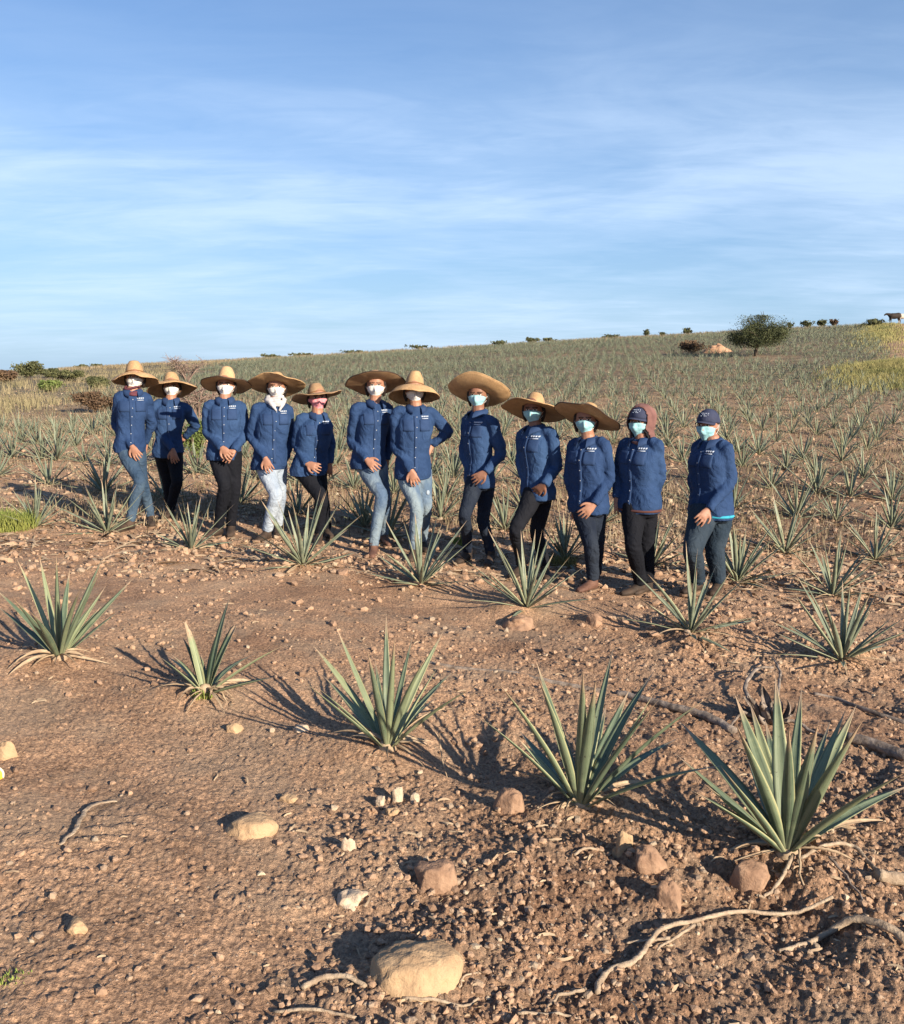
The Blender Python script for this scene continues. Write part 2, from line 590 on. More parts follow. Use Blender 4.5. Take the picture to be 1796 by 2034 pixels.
def b_leaf(kind):
    def f(t, b, tc):
        uv = t.nodes.new("ShaderNodeUVMap")
        sp = t.nodes.new("ShaderNodeSeparateXYZ"); t.links.new(uv.outputs[0], sp.inputs[0])
        s, tt = sp.outputs[0], sp.outputs[1]
        vec = tc.outputs['Object']
        oi = t.nodes.new("ShaderNodeObjectInfo")
        n = nnoise(t, vec, 14, 5, 0.6)
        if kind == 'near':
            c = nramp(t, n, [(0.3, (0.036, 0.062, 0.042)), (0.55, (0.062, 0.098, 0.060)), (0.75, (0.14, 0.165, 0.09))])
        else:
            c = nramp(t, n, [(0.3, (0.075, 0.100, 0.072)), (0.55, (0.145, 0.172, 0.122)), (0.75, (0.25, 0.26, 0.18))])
        if kind == 'near':
            c = nmix(t, nmath(t, 'MULTIPLY', nmath(t, 'POWER', oi.outputs['Random'], 2.2), 0.7), c, (0.32, 0.345, 0.18))  # random leaves paled toward a sunlit tone, sunlight put into the colour
        ed = nmath(t, 'ABSOLUTE', nmath(t, 'SUBTRACT', s, 0.5))
        edge = nramp(t, ed, [(0.40, (0, 0, 0)), (0.48, (1, 1, 1))])
        c = nmix(t, nmath(t, 'MULTIPLY', edge, 0.75), c, (0.46, 0.43, 0.22))
        # waxy grey bloom, wiped off in streaks
        mp = nmap(t, uv.outputs[0], (6, 0.7, 1))
        st = nramp(t, nnoise(t, mp, 3, 4, 0.6), [(0.4, (0, 0, 0)), (0.65, (1, 1, 1))])
        c = nmix(t, nmath(t, 'MULTIPLY', st, 0.35), c, (0.30, 0.34, 0.24))
        # dry brown tips
        tip = nramp(t, nmath(t, 'ADD', tt, nmath(t, 'MULTIPLY', n, 0.12)), [(0.86, (0, 0, 0)), (0.98, (1, 1, 1))])
        c = nmix(t, tip, c, (0.36, 0.26, 0.17))
        base = nramp(t, tt, [(0.03, (1, 1, 1)), (0.2, (0, 0, 0))])
        c = nmix(t, nmath(t, 'MULTIPLY', base, 0.4), c, (0.32, 0.30, 0.17))
        # dark scars
        sc = nramp(t, nnoise(t, vec, 85, 3, 0.6), [(0.66, (0, 0, 0)), (0.71, (1, 1, 1))])
        c = nmix(t, nmath(t, 'MULTIPLY', sc, 0.85), c, (0.035, 0.03, 0.02))
        t.links.new(c, b.inputs['Base Color'])
        b.inputs['Roughness'].default_value = 0.5
        b.inputs['Specular IOR Level'].default_value = 0.35
        bp = t.nodes.new("ShaderNodeBump"); bp.inputs['Strength'].default_value = 0.25; bp.inputs['Distance'].default_value = 0.003
        t.links.new(nnoise(t, mp, 8, 4), bp.inputs['Height']); t.links.new(bp.outputs[0], b.inputs['Normal'])
    return f


def b_denim(c1, c2, fade=None, wr=0.6):
    def f(t, b, tc):
        vec = tc.outputs['Object']
        c = nramp(t, nnoise(t, vec, 5, 5, 0.65), [(0.32, c1), (0.68, c2)])
        if fade:
            c = nmix(t, nramp(t, nnoise(t, nmap(t, vec, (3, 3, 1.2)), 2.2, 3, 0.5), [(0.42, (0, 0, 0)), (0.6, (0.8, 0.8, 0.8))]), c, fade)
        oi = t.nodes.new("ShaderNodeObjectInfo")
        c = nmix(t, 1.0, c, nramp(t, oi.outputs['Random'], [(0.0, (0.78, 0.80, 0.84)), (1.0, (1.22, 1.2, 1.12))]), 'MULTIPLY')
        c = nmix(t, 0.5, c, nramp(t, nnoise(t, vec, 300, 2, 0.8), [(0.3, (0.7, 0.7, 0.7)), (0.7, (1.25, 1.25, 1.25))]), 'MULTIPLY')
        t.links.new(c, b.inputs['Base Color'])
        b.inputs['Roughness'].default_value = 0.85
        b.inputs['Specular IOR Level'].default_value = 0.2
        wv = nnoise(t, nmap(t, vec, (8, 8, 6), (0.4, 0.5, 0)), 1.6, 4, 0.55, 1.5)
        bp = t.nodes.new("ShaderNodeBump"); bp.inputs['Strength'].default_value = wr; bp.inputs['Distance'].default_value = 0.035
        t.links.new(wv, bp.inputs['Height']); t.links.new(bp.outputs[0], b.inputs['Normal'])
    return f


def b_straw(c1, c2):
    def f(t, b, tc):
        uv = t.nodes.new("ShaderNodeUVMap")
        w = t.nodes.new("ShaderNodeTexWave"); w.bands_direction = 'Y'
        w.inputs['Scale'].default_value = 9; w.inputs['Distortion'].default_value = 1.5; w.inputs['Detail'].default_value = 3
        t.links.new(uv.outputs[0], w.inputs['Vector'])
        n = nnoise(t, nmap(t, uv.outputs[0], (60, 8, 1)), 1, 5, 0.6)
        n2 = nnoise(t, tc.outputs['Object'], 12, 4, 0.6)
        c = nramp(t, n2, [(0.3, c1), (0.7, c2)])
        c = nmix(t, 0.6, c, nramp(t, n, [(0.3, (0.6, 0.55, 0.5)), (0.65, (1.15, 1.12, 1.1))]), 'MULTIPLY')
        c = nmix(t, nmath(t, 'MULTIPLY', nramp(t, w.outputs['Fac'], [(0.0, (1, 1, 1)), (0.3, (0, 0, 0))]), 0.3), c, (0.25, 0.13, 0.06))
        t.links.new(c, b.inputs['Base Color'])
        b.inputs['Roughness'].default_value = 0.7
        bp = t.nodes.new("ShaderNodeBump"); bp.inputs['Strength'].default_value = 0.5; bp.inputs['Distance'].default_value = 0.004
        t.links.new(nmath(t, 'ADD', w.outputs['Fac'], n), bp.inputs['Height']); t.links.new(bp.outputs[0], b.inputs['Normal'])
    return f


M = {}
M['ground'] = mat('dry_soil', (0, 0, 0), build=b_ground)
M['leaf'] = mat('agave_leaf', (0, 0, 0), build=b_leaf('near'))
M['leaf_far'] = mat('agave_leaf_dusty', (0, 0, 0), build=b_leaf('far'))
M['dry'] = mat('dry_agave_leaf', (0.42, 0.32, 0.21), 0.8, 0.3, 60, (0.28, 0.20, 0.13), 20)
M['rock_tan'] = mat('tan_rock', (0.31, 0.205, 0.120), 0.9, 1.0, 45, (0.44, 0.305, 0.18), 14)
M['rock_red'] = mat('red_rock', (0.21, 0.125, 0.08), 0.9, 1.0, 45, (0.34, 0.215, 0.14), 18)
M['rock_pale'] = mat('pale_rock', (0.36, 0.27, 0.19), 0.9, 0.9, 50, (0.52, 0.42, 0.31), 18)
def b_stones(t, b, tc):
    ge = t.nodes.new("ShaderNodeNewGeometry")
    c = nramp(t, ge.outputs['Random Per Island'], [(0.0, (0.18, 0.115, 0.078)), (0.35, (0.33, 0.215, 0.142)), (0.75, (0.42, 0.28, 0.185)), (0.95, (0.31, 0.24, 0.175)), (0.99, (0.48, 0.39, 0.28))])
    c = nmix(t, 0.5, c, nramp(t, nnoise(t, tc.outputs['Object'], 60, 4, 0.7), [(0.3, (0.5, 0.5, 0.5)), (0.7, (1.3, 1.25, 1.2))]), 'MULTIPLY')
    t.links.new(c, b.inputs['Base Color']); b.inputs['Roughness'].default_value = 0.95
    bp = t.nodes.new("ShaderNodeBump"); bp.inputs['Strength'].default_value = 0.7; bp.inputs['Distance'].default_value = 0.006
    t.links.new(nnoise(t, tc.outputs['Object'], 120, 4, 0.7), bp.inputs['Height']); t.links.new(bp.outputs[0], b.inputs['Normal'])


M['stones'] = mat('loose_stones', (0, 0, 0), build=b_stones)
M['wood'] = mat('weathered_wood', (0.24, 0.175, 0.12), 0.85, 0.9, 60, (0.42, 0.33, 0.235), 30)
M['wood_grey'] = mat('grey_wood', (0.085, 0.065, 0.052), 0.85, 0.9, 40, (0.30, 0.245, 0.20), 22)
M['bark'] = mat('bark', (0.06, 0.045, 0.035), 0.9, 0.6, 20, (0.13, 0.10, 0.075), 6)
M['twig'] = mat('bare_twig', (0.17, 0.11, 0.085), 0.9, 0, 20, (0.30, 0.22, 0.18), 4)
M['foliage'] = mat('mesquite_leaves', (0.030, 0.040, 0.016), 0.7, 0, 20, (0.085, 0.095, 0.038), 1.2)
M['shrub'] = mat('shrub_leaves', (0.055, 0.065, 0.028), 0.8, 0, 20, (0.13, 0.13, 0.055), 2)
M['shrub_green'] = mat('green_shrub_leaves', (0.08, 0.12, 0.03), 0.8, 0, 20, (0.17, 0.20, 0.06), 2)
M['shrub_brown'] = mat('brown_shrub_leaves', (0.075, 0.045, 0.028), 0.85, 0, 20, (0.16, 0.105, 0.06), 2)
M['grass_dry'] = mat('dry_grass', (0.15, 0.135, 0.070), 0.85, 0, 20, (0.31, 0.25, 0.15), 0.25)
M['grass_gold'] = mat('yellow_green_grass', (0.17, 0.175, 0.06), 0.8, 0, 20, (0.36, 0.31, 0.13), 0.5)
M['weed'] = mat('brown_weeds', (0.12, 0.10, 0.055), 0.85, 0, 20, (0.30, 0.235, 0.155), 0.7)
M['grass_green'] = mat('green_grass', (0.13, 0.20, 0.04), 0.8, 0, 20, (0.32, 0.34, 0.09), 3)
M['shirt'] = mat('blue_denim_shirt', (0, 0, 0), build=b_denim((0.014, 0.037, 0.102), (0.028, 0.062, 0.150), wr=0.5))
M['shirt_trim'] = mat('blue_denim_trim', (0.013, 0.034, 0.095), 0.85, 0.2, 120, (0.023, 0.052, 0.130), 8)
M['logo'] = mat('white_embroidery', (0.38, 0.44, 0.54), 0.8)
JE = {
    'blue': b_denim((0.022, 0.045, 0.085), (0.036, 0.066, 0.115), (0.07, 0.11, 0.16)),
    'black': b_denim((0.004, 0.005, 0.009), (0.008, 0.009, 0.014), None, 0.5),
    'navy': b_denim((0.007, 0.012, 0.026), (0.012, 0.019, 0.036), (0.022, 0.030, 0.045)),
    'light': b_denim((0.22, 0.275, 0.36), (0.27, 0.325, 0.41), (0.35, 0.40, 0.47)),
    'faded': b_denim((0.05, 0.09, 0.16), (0.09, 0.135, 0.21), (0.19, 0.24, 0.28)),
    'teal': b_denim((0.014, 0.027, 0.044), (0.022, 0.038, 0.058), (0.036, 0.052, 0.070)),
}
for k in JE:
    M['jeans_' + k] = mat(k + '_jeans', (0, 0, 0), build=JE[k])
M['skin'] = mat('skin', (0.27, 0.130, 0.082), 0.55, 0.15, 80, (0.33, 0.165, 0.105), 20, 0.4)
M['skin_dark'] = mat('tanned_skin', (0.17, 0.080, 0.050), 0.55, 0.15, 80, (0.23, 0.11, 0.07), 20, 0.4)
M['eye'] = mat('eye_dark', (0.012, 0.008, 0.006), 0.25)
M['eyewhite'] = mat('eye_white', (0.6, 0.56, 0.52), 0.3)
M['hair'] = mat('dark_hair', (0.010, 0.007, 0.006), 0.5, 0.6, 150, (0.022, 0.014, 0.010), 60)
M['mask_white'] = mat('white_mask', (0.58, 0.58, 0.555), 0.8, 0.5, 45, (0.70, 0.69, 0.67), 10)
M['mask_blue'] = mat('pale_blue_mask', (0.22, 0.44, 0.50), 0.8, 0.5, 45, (0.30, 0.52, 0.56), 10)
M['pink'] = mat('pink_bandana', (0.55, 0.16, 0.20), 0.85, 0.4, 60, (0.68, 0.30, 0.32), 90)
M['straw'] = mat('straw_hat', (0, 0, 0), build=b_straw((0.38, 0.245, 0.125), (0.54, 0.36, 0.19)))
M['straw_light'] = mat('light_straw_hat', (0, 0, 0), build=b_straw((0.48, 0.32, 0.17), (0.62, 0.43, 0.24)))
M['straw_brown'] = mat('brown_straw_hat', (0, 0, 0), build=b_straw((0.27, 0.17, 0.095), (0.40, 0.265, 0.15)))
M['rim'] = mat('dark_hat_edge', (0.06, 0.04, 0.03), 0.7)
M['band'] = mat('hat_band', (0.22, 0.11, 0.05), 0.7)
M['cap'] = mat('navy_cap', (0.022, 0.028, 0.060), 0.8, 0.3, 90, (0.034, 0.042, 0.082), 12)
M['hood_pink'] = mat('dusty_pink_hood', (0.12, 0.058, 0.052), 0.9, 0.6, 30, (0.20, 0.10, 0.088), 10)
M['hood_black'] = mat('black_lining', (0.012, 0.012, 0.014), 0.9)
M['hood_white'] = mat('white_hood', (0.36, 0.355, 0.37), 0.9, 0.6, 30, (0.48, 0.47, 0.48), 10)
M['maroon'] = mat('maroon_collar', (0.075, 0.022, 0.034), 0.9, 0.5, 40, (0.12, 0.038, 0.05), 10)
M['boot'] = mat('dusty_boot', (0.022, 0.016, 0.013), 0.75, 0.4, 50, (0.07, 0.046, 0.032), 12)
M['boot_brown'] = mat('brown_boot', (0.075, 0.036, 0.026), 0.7, 0.4, 50, (0.15, 0.078, 0.054), 12)
M['sole'] = mat('shoe_sole', (0.20, 0.13, 0.085), 0.9)
M['button'] = mat('button', (0.35, 0.38, 0.42), 0.4)
M['cow_dark'] = mat('dark_hide', (0.03, 0.022, 0.018), 0.8)
M['cow_pale'] = mat('pale_hide', (0.55, 0.48, 0.38), 0.8)
M['dirt'] = mat('orange_dirt', (0.30, 0.16, 0.09), 0.95, 1.0, 3, (0.44, 0.27, 0.17), 2)
M['yellow'] = mat('yellow_peel', (0.72, 0.42, 0.02), 0.5, 0.2, 60, (0.80, 0.55, 0.06), 20)
M['cream'] = mat('cream_edge', (0.75, 0.68, 0.50), 0.6)
M['cyan'] = mat('turquoise_shirt_edge', (0.03, 0.30, 0.42), 0.8)
M['shirt_under'] = mat('brown_undershirt', (0.085, 0.035, 0.03), 0.9)

# ------------------------------------------------------------------ ground sheet
def ground():
    rr = [0.0, 0.25, 0.5, 0.75, 1.0, 1.15]
    r = 1.3
    while r < 11:
        rr.append(r); r *= 1.0036
    while r < 40:
        rr.append(r); r *= 1.009
    while r < 900:
        rr.append(r); r *= 1.02
    rr = np.array(rr)
    th = np.concatenate([np.arange(-180, -60, 5.0), np.arange(-60, -34, 0.6), np.arange(-34, 34, 0.072), np.arange(34, 60, 0.6), np.arange(60, 180.1, 5.0)])
    th = np.radians(th); th[-1] = math.pi
    X = rr[:, None] * np.sin(th)[None, :]; Y = rr[:, None] * np.cos(th)[None, :]
    x = X.ravel(); y = Y.ravel()
    z = fine_h(x, y)
    nR, nT = X.shape
    i = np.arange(nR - 1)[:, None] * nT; j = np.arange(nT - 1)[None, :]
    a = (i + j).ravel()
    f = np.column_stack([a, a + nT, a + nT + 1, a + 1])
    me = new_mesh("ground", np.column_stack([x, y, z]), f)
    # where the cultivated soil ends and scrub begins
    e = fbm(x * 0.12, y * 0.12, 3, 91) * 6
    left = np.clip((-(x) - 11.5 - (y - 25) * 0.17 + e * 0.6) / 2.0, 0, 1) * (y > 12)
    far = np.clip((y - 96 + e * 3) / 12, 0, 1)
    scrub = np.maximum(left, far) * (0.75 + 0.35 * fbm(x * 0.3, y * 0.3, 3, 95))
    gr = np.exp(-((x - 20.6) / 2.2) ** 2 - ((y - 42) / 5) ** 2) * 1.6 + np.exp(-((x - .462 * y) / 1.6) ** 2 - ((y - 90) / 18) ** 2) * 1.2
    gr = np.clip(gr - 0.3, 0, 1)
    track = np.exp(-((x - (29.8 + (y - 60) * 0.485)) / 1.7) ** 2) * (y > 50)
    scrub = scrub * (1 - np.clip(track * 1.5, 0, 1)); gr = gr * (1 - np.clip(track * 1.2, 0, 1))
    ca = me.color_attributes.new("zone", 'FLOAT_COLOR', 'POINT')
    weedy = np.clip((y - 11) / 35, 0, .85) * (1 - np.clip(track * 1.4, 0, 1)) * (1 - gr) * np.clip(1 + .9 * fbm(x * .25, y * .25, 3, 97), 0, 1.2)
    c = np.column_stack([np.clip(scrub, 0, 1), gr, np.clip(weedy, 0, 1), np.ones_like(x)]).astype(np.float32)
    ca.data.foreach_set("color", c.ravel())
    dk_soil = 1.25 * np.exp(-((x - 5.2) / 3.6) ** 2 - ((y - 12.0) / 3.6) ** 2) + .9 * np.exp(-((x - 1.5) / 1.6) ** 2 - ((y - 3.6) / .9) ** 2) * .5 + .6 * np.exp(-((x + 3.0) / 3.5) ** 2 - ((y - 10.0) / .8) ** 2)  # darker brown ground: right midfield, lower right, band behind the left people
    dk_soil = np.clip(dk_soil * (1 + 1.5 * fbm(x * .9, y * .9, 4, 98)), 0, 1)
    cb = me.color_attributes.new("dark_soil", 'FLOAT_COLOR', 'POINT')
    cb.data.foreach_set("color", np.column_stack([dk_soil, dk_soil, dk_soil, np.ones_like(x)]).astype(np.float32).ravel())
    return tag(obj("ground", me, M['ground']), kind="structure")


ground()


def surf(x, y):
    return float(fine_h(np.array([float(x)]), np.array([float(y)]))[0])


# ------------------------------------------------------------------ agaves
def leaf(mb, B, T, bend, W_, out_dir, n=12, gut=0.35, blunt=False, twist=0.0, lod=8, th=0.22):
    B = np.array(B, float); T = np.array(T, float)
    Lm = np.linalg.norm(T - B)
    Cc = (B + T) / 2 + np.array(bend, float)
    t = np.linspace(0, 1, n + 1)[:, None]
    P = (1 - t) ** 2 * B + 2 * t * (1 - t) * Cc + t ** 2 * T
    Tg = np.gradient(P, axis=0); Tg /= np.linalg.norm(Tg, axis=1)[:, None]
    od = np.array([out_dir[0], out_dir[1], 0.0]); od /= np.linalg.norm(od) + 1e-9
    side0 = np.array([-od[1], od[0], 0])
    tt = t.ravel()
    w = np.where(tt < 0.38, 0.50 + 0.50 * np.sin(tt / 0.38 * math.pi / 2), 1 - np.clip((tt - 0.38) / 0.62, 0, 1) ** 1.45)
    if blunt:
        w = np.where(tt < 0.38, w, 1 - 0.25 * ((tt - 0.38) / 0.62) ** 2); w[-1] = 0.55
    w = np.maximum(w, 0.012) * W_
    if lod == 8:
        sx = np.array([-1, -.55, 0, .55, 1, .5, 0, -.5]); sy = np.array([gut, gut * .35, 0, gut * .35, gut, gut * .3 - th * .8, -th, gut * .3 - th * .8])
        su = np.array([0, .22, .5, .78, 1, .75, .5, .25])
    else:
        sx = np.array([-1, 0, 1, 0]); sy = np.array([gut, 0, gut, -th]); su = np.array([0, .5, 1, .5])
    k = len(sx)
    v = np.empty(((n + 1) * k, 3)); uv = np.empty(((n + 1) * k, 2))
    for i in range(n + 1):
        s = side0 - Tg[i] * np.dot(side0, Tg[i]); s /= np.linalg.norm(s) + 1e-9
        nn = np.cross(Tg[i], s)
        if np.dot(nn, -od) + 0.6 * nn[2] < 0: nn = -nn
        if twist:
            a = twist * tt[i]; s, nn = s * math.cos(a) + nn * math.sin(a), nn * math.cos(a) - s * math.sin(a)
        tap = 1 if not (lod == 8) else (0.5 + 0.5 * min(1, w[i] / W_ * 1.4))
        v[i * k:(i + 1) * k] = P[i] + w[i] * (sx[:, None] * s + sy[:, None] * nn * tap)
        uv[i * k:(i + 1) * k] = np.column_stack([su, np.full(k, tt[i])])
    i = np.arange(n)[:, None] * k; j = np.arange(k)[None, :]
    q = np.stack([i + j, i + (j + 1) % k, i + k + (j + 1) % k, i + k + j], -1).reshape(-1, 4)
    mb.add(v, q, uv)


def rosette(seed, n=18, L_=0.6, W_=0.021, seg=7, lod=8, mb=None, c=(0, 0, 0), low=6, hi=84):
    r = random.Random(seed)
    mb = mb or MB()
    ga = r.random() * 6.28
    for i in range(n):
        f = (i + 0.5) / n                       # 0 inner .. 1 outer
        el = R(hi - (hi - low) * f ** .92 + r.uniform(-8, 8))
        az = ga + i * 2.39996 + r.uniform(-.25, .25)
        l = L_ * (0.72 + 0.35 * math.sin(math.pi * min(1, 0.25 + f * 0.6))) * r.uniform(0.78, 1.12)
        o = (math.cos(az), math.sin(az))
        T = (c[0] + o[0] * l * math.cos(el), c[1] + o[1] * l * math.cos(el), c[2] + l * math.sin(el))
        B = (c[0] + o[0] * 0.02 * f, c[1] + o[1] * 0.02 * f, c[2] + 0.02 * (1 - f))
        bz = r.uniform(-0.03, 0.07) * L_
        leaf(mb, B, T, (-o[0] * bz * .3, -o[1] * bz * .3, bz * (0.4 + f * 0.6)), W_ * r.uniform(.8, 1.1) * (0.7 + 0.3 * min(1, f * 3)), o, seg, 0.4, False, r.uniform(-.5, .5), lod)
    return mb


def dead_leaves(seed, n=5, L_=0.3, mb=None, c=(0, 0, 0)):
    r = random.Random(seed)
    mb = mb or MB()
    for i in range(n):
        az = r.random() * 6.28; o = (math.cos(az), math.sin(az)); l = L_ * r.uniform(.6, 1.2)
        leaf(mb, (c[0], c[1], c[2] + .015), (c[0] + o[0] * l, c[1] + o[1] * l, c[2] + r.uniform(-.01, .03)), (0, 0, r.uniform(.02, .09)), 0.010, o, 7, 0.7, False, r.uniform(-1.5, 1.5))
    return mb


PLANTS = {
 0: dict(L=0.60, W=0.021, tips=[(33,1110,1),(78,1103,1),(112,1100,-1),(139,1130,1),(209,1097,1),(204,1123,-1),(266,1147,1),(-12,1168,1),(25,1187,-1),(160,1170,-1),(60,1215,-1),(180,1205,1),(-10,1200,1)],
         dead=[(17,1347),(28,1325),(60,1335),(15,1335)]),
 1: dict(L=0.46, W=0.026, tips=[(367,1237,-1,1),(459,1177,-1),(468,1244,1,1),(568,1280,-1),(551,1344,-1),(331,1304,1),(372,1250,1,1),(440,1235,1),(505,1300,1)],
         dead=[(352,1400),(470,1400),(300,1376)]),
 2: dict(L=0.62, W=0.020, tips=[(592,1344,-1),(620,1280,1),(667,1243,1),(730,1293,-1),(767,1217,1),(784,1267,-1),(821,1258,1),(882,1252,1),(907,1329,1),(951,1360,-1),(674,1380,1),(745,1310,1),(640,1340,1),(850,1300,-1),(870,1390,1)],
         dead=[(704,1447),(660,1462),(904,1414),(840,1480)]),
 3: dict(L=0.68, W=0.026, tips=[(932,1410,-1),(984,1349,-1),(1065,1313,1),(1066,1338,-1),(1158,1332,-1),(1184,1352,-1),(1220,1280,1),(1302,1329,1),(1312,1386,-1),(1418,1378,-1),(1350,1465,1),(1440,1520,-1),(1100,1400,1),(1205,1400,1),(1250,1370,1),(1030,1450,1)],
         dead=[(1029,1548),(1060,1520),(1290,1560),(1075,1600)]),
 4: dict(L=0.68, W=0.031, tips=[(1351,1434,1),(1432,1522,-1),(1460,1380,1),(1460,1434,-1),(1489,1394,1),(1540,1340,1),(1567,1446,-1),(1593,1363,1),(1625,1440,-1),(1701,1401,1),(1714,1431,-1),(1815,1525,-1),(1812,1558,1),(1650,1430,1),(1520,1430,1),(1480,1560,1),(1610,1500,1)],
         dead=[(1480,1690),(1764,1638),(1440,1660),(1500,1640)]),
}
LAB1 = ["agave with upright narrow leaves, leftmost of the nearest row",
        "small stunted agave with two broad cut-off leaves in the nearest row",
        "spiky dark green agave in the nearest row beside a dead forked stalk",
        "large wide-spreading agave just behind a reddish upright stone",
        "largest and broadest-leaved agave, yellow-edged, at the lower right corner"]
GR = "agave plants in the field"


def near_plant(k):
    px, py = ROW1[k]; sp = PLANTS[k]
    g = ground_hit(px, py); g.z = surf(g.x, g.y) - 0.01
    root = tag(empty("agave_plant", g), LAB1[k], "agave", GR)
    r = random.Random(40 + k)
    for tp in sp['tips']:
        d = ray(tp[0], tp[1]); d = d / d.y
        l = sp['L'] * r.uniform(.92, 1.08)
        if len(tp) > 3: l *= 0.62
        # |d*y - g| = l
        A = d.dot(d); Bq = -2 * d.dot(g); Cq = g.dot(g) - l * l
        D = Bq * Bq - 4 * A * Cq
        y = -Bq / (2 * A)
        if D > 0: y += tp[2] * math.sqrt(D) / (2 * A)
        T = d * y - g
        if T.z < 0.03: T.z = 0.03
        od = Vector((T.x, T.y, 0))
        if od.length < 0.03: od = Vector((r.uniform(-1, 1), 1, 0))
        od.normalize()
        el = math.atan2(T.z, Vector((T.x, T.y)).length)
        bz = r.uniform(0.0, 0.05) * (1.2 - el / 1.57)
        mb = MB()
        leaf(mb, (od.x * 0.012, od.y * 0.012, 0.0), T, (-od.x * bz, -od.y * bz, bz), sp['W'] * r.uniform(.68, 1.0), od, 16, 0.42, len(tp) > 3, r.uniform(-.35, .35))
        obj("leaf", mb.mesh("leaf"), M['leaf'], root)
    for i in range(4):
        az = r.random() * 6.28; el = R(r.uniform(28, 74)); l = sp['L'] * r.uniform(.5, .85); od = Vector((math.cos(az), math.sin(az) + .35, 0)).normalized()
        T = Vector((od.x * l * math.cos(el), od.y * l * math.cos(el), l * math.sin(el))); mb = MB()
        leaf(mb, (od.x * .012, od.y * .012, 0), T, (r.uniform(-.02, .02), r.uniform(-.02, .02), .02), sp['W'] * r.uniform(.6, .9), od, 14, .42, False, r.uniform(-.5, .5))
        obj("leaf", mb.mesh("leaf"), M['leaf'], root)
    for i in range(9):
        az = r.random() * 6.28; od = Vector((math.cos(az), math.sin(az), 0)); l = r.uniform(.10, .26); mb = MB()
        zt = H1(g.x + od.x * l, g.y + od.y * l) - g.z
        leaf(mb, (od.x * .01, od.y * .01, .02), (od.x * l, od.y * l, zt + r.uniform(.005, .06)), (r.uniform(-.03, .03), r.uniform(-.03, .03), r.uniform(.01, .07)), r.uniform(.006, .013), od, 9, .7, False, r.uniform(-1.6, 1.6))
        obj("dead_leaf", mb.mesh("dead_leaf"), M['dry'], root)
    for (dx, dy) in sp['dead']:
        h = ground_hit(dx, dy) - g
        od = Vector((h.x, h.y, 0)).normalized()
        mb = MB()
        leaf(mb, (0, 0, 0.015), (h.x, h.y, h.z + 0.015), (0, 0, 0.05 + r.uniform(0, .05)), 0.013, od, 10, 0.6, False, r.uniform(-1.2, 1.2))
        obj("dead_leaf", mb.mesh("dead_leaf"), M['dry'], root)
    mb = MB()
    ellipsoid(mb, (0, 0, 0.0), (.042, 0, 0), (0, .042, 0), (0, 0, .055), 10, 6)
    obj("stem", mb.mesh("stem"), M['dry'], root)


for k in range(5):
    near_plant(k)

PROTO = []
for s in range(10):
    v = rosette(100 + s, 19 + (s * 5) % 10, 0.60, 0.020, 8)
    PROTO.append((v.mesh("rosette"), dead_leaves(200 + s, 6, 0.32).mesh("dead_leaves")))
for a, b in PROTO:
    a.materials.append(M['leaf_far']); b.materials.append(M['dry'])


def plant(x, y, size, proto, label, parts=True, rz=0.0):
    z = surf(x, y) - 0.015
    a, b = PROTO[proto]
    if parts:
        root = tag(empty("agave_plant", (x, y, z)), label, "agave", GR)
        root.scale = (size,) * 3; root.rotation_euler = (0, 0, rz)
        obj("rosette", a, None, root); obj("dead_leaves", b, None, root)
    else:
        root = obj("agave_plant", a, None, None, (x, y, z))
        root.scale = (size,) * 3; root.rotation_euler = (0, 0, rz)
        tag(root, label, "agave", GR)
    return root


LAB2 = ["low agave beside a green grass clump, front-left of the first person",
        "agave with long arching leaves in front of the boots of the leftmost person",
        "agave with splayed leaves in front of the third person's dark trousers",
        "full agave hiding the feet of the pink-bandana person",
        "tall agave in front of the light faded jeans of the hand-on-hip person",
        "sprawling agave in front of the person in slim black trousers",
        "agave standing in front of the rightmost capped person's legs",
        "isolated bushy agave at the right edge, second row from the camera"]
SZ2 = [0.78, 0.86, 0.84, 1.0, 0.97, 0.93, 0.92, 0.90]
for i, (px, py) in enumerate(ROW2):
    g = ground_hit(px, py)
    plant(g.x, g.y, SZ2[i], i, LAB2[i], True, i * 1.3)
USED = [(ground_hit(*p).x, ground_hit(*p).y) for p in ROW1 + ROW2]
ROW3 = [(-5, 945, 'dark agave cut by the left picture edge in the third row'), (98, 962, 'dark upright agave in the third row near the left edge'),
        (207, 978, 'tall agave just left of the leftmost person'), (330, 990, 'dark agave seen between the legs of the first two people'),
        (478, 1000, 'agave with flat leaves between the third and fourth person'), (592, 1022, 'agave seen between the light jeans and the black trousers'),
        (724, 1045, 'agave behind the shins of the sixth person'), (772, 1066, 'leaning agave between the two people in blue jeans'),
        (876, 1030, 'green agave in the gap beside the hand-on-hip person'), (1003, 1052, 'agave in the gap between the two bent-knee people'),
        (1122, 1112, 'agave with yellowing base left of the straight-legged person'), (1296, 1122, 'agave showing behind the hooded person'),
        (1464, 1156, 'agave just right of the rightmost person'), (1654, 1186, 'wide agave on the right behind the isolated bushy one'),
        (1560, 1096, 'slim agave leaning right, behind the right-hand agaves'), (1738, 1112, 'dark fan-like agave near the right edge')]
for i, (px, py, lb) in enumerate(ROW3):
    g = ground_hit(px, py)
    USED.append((g.x, g.y))
    plant(g.x, g.y, 0.85 + 0.2 * ((i * 7) % 5) / 5, (i * 3 + 1) % 10, lb, True, i * 0.9)

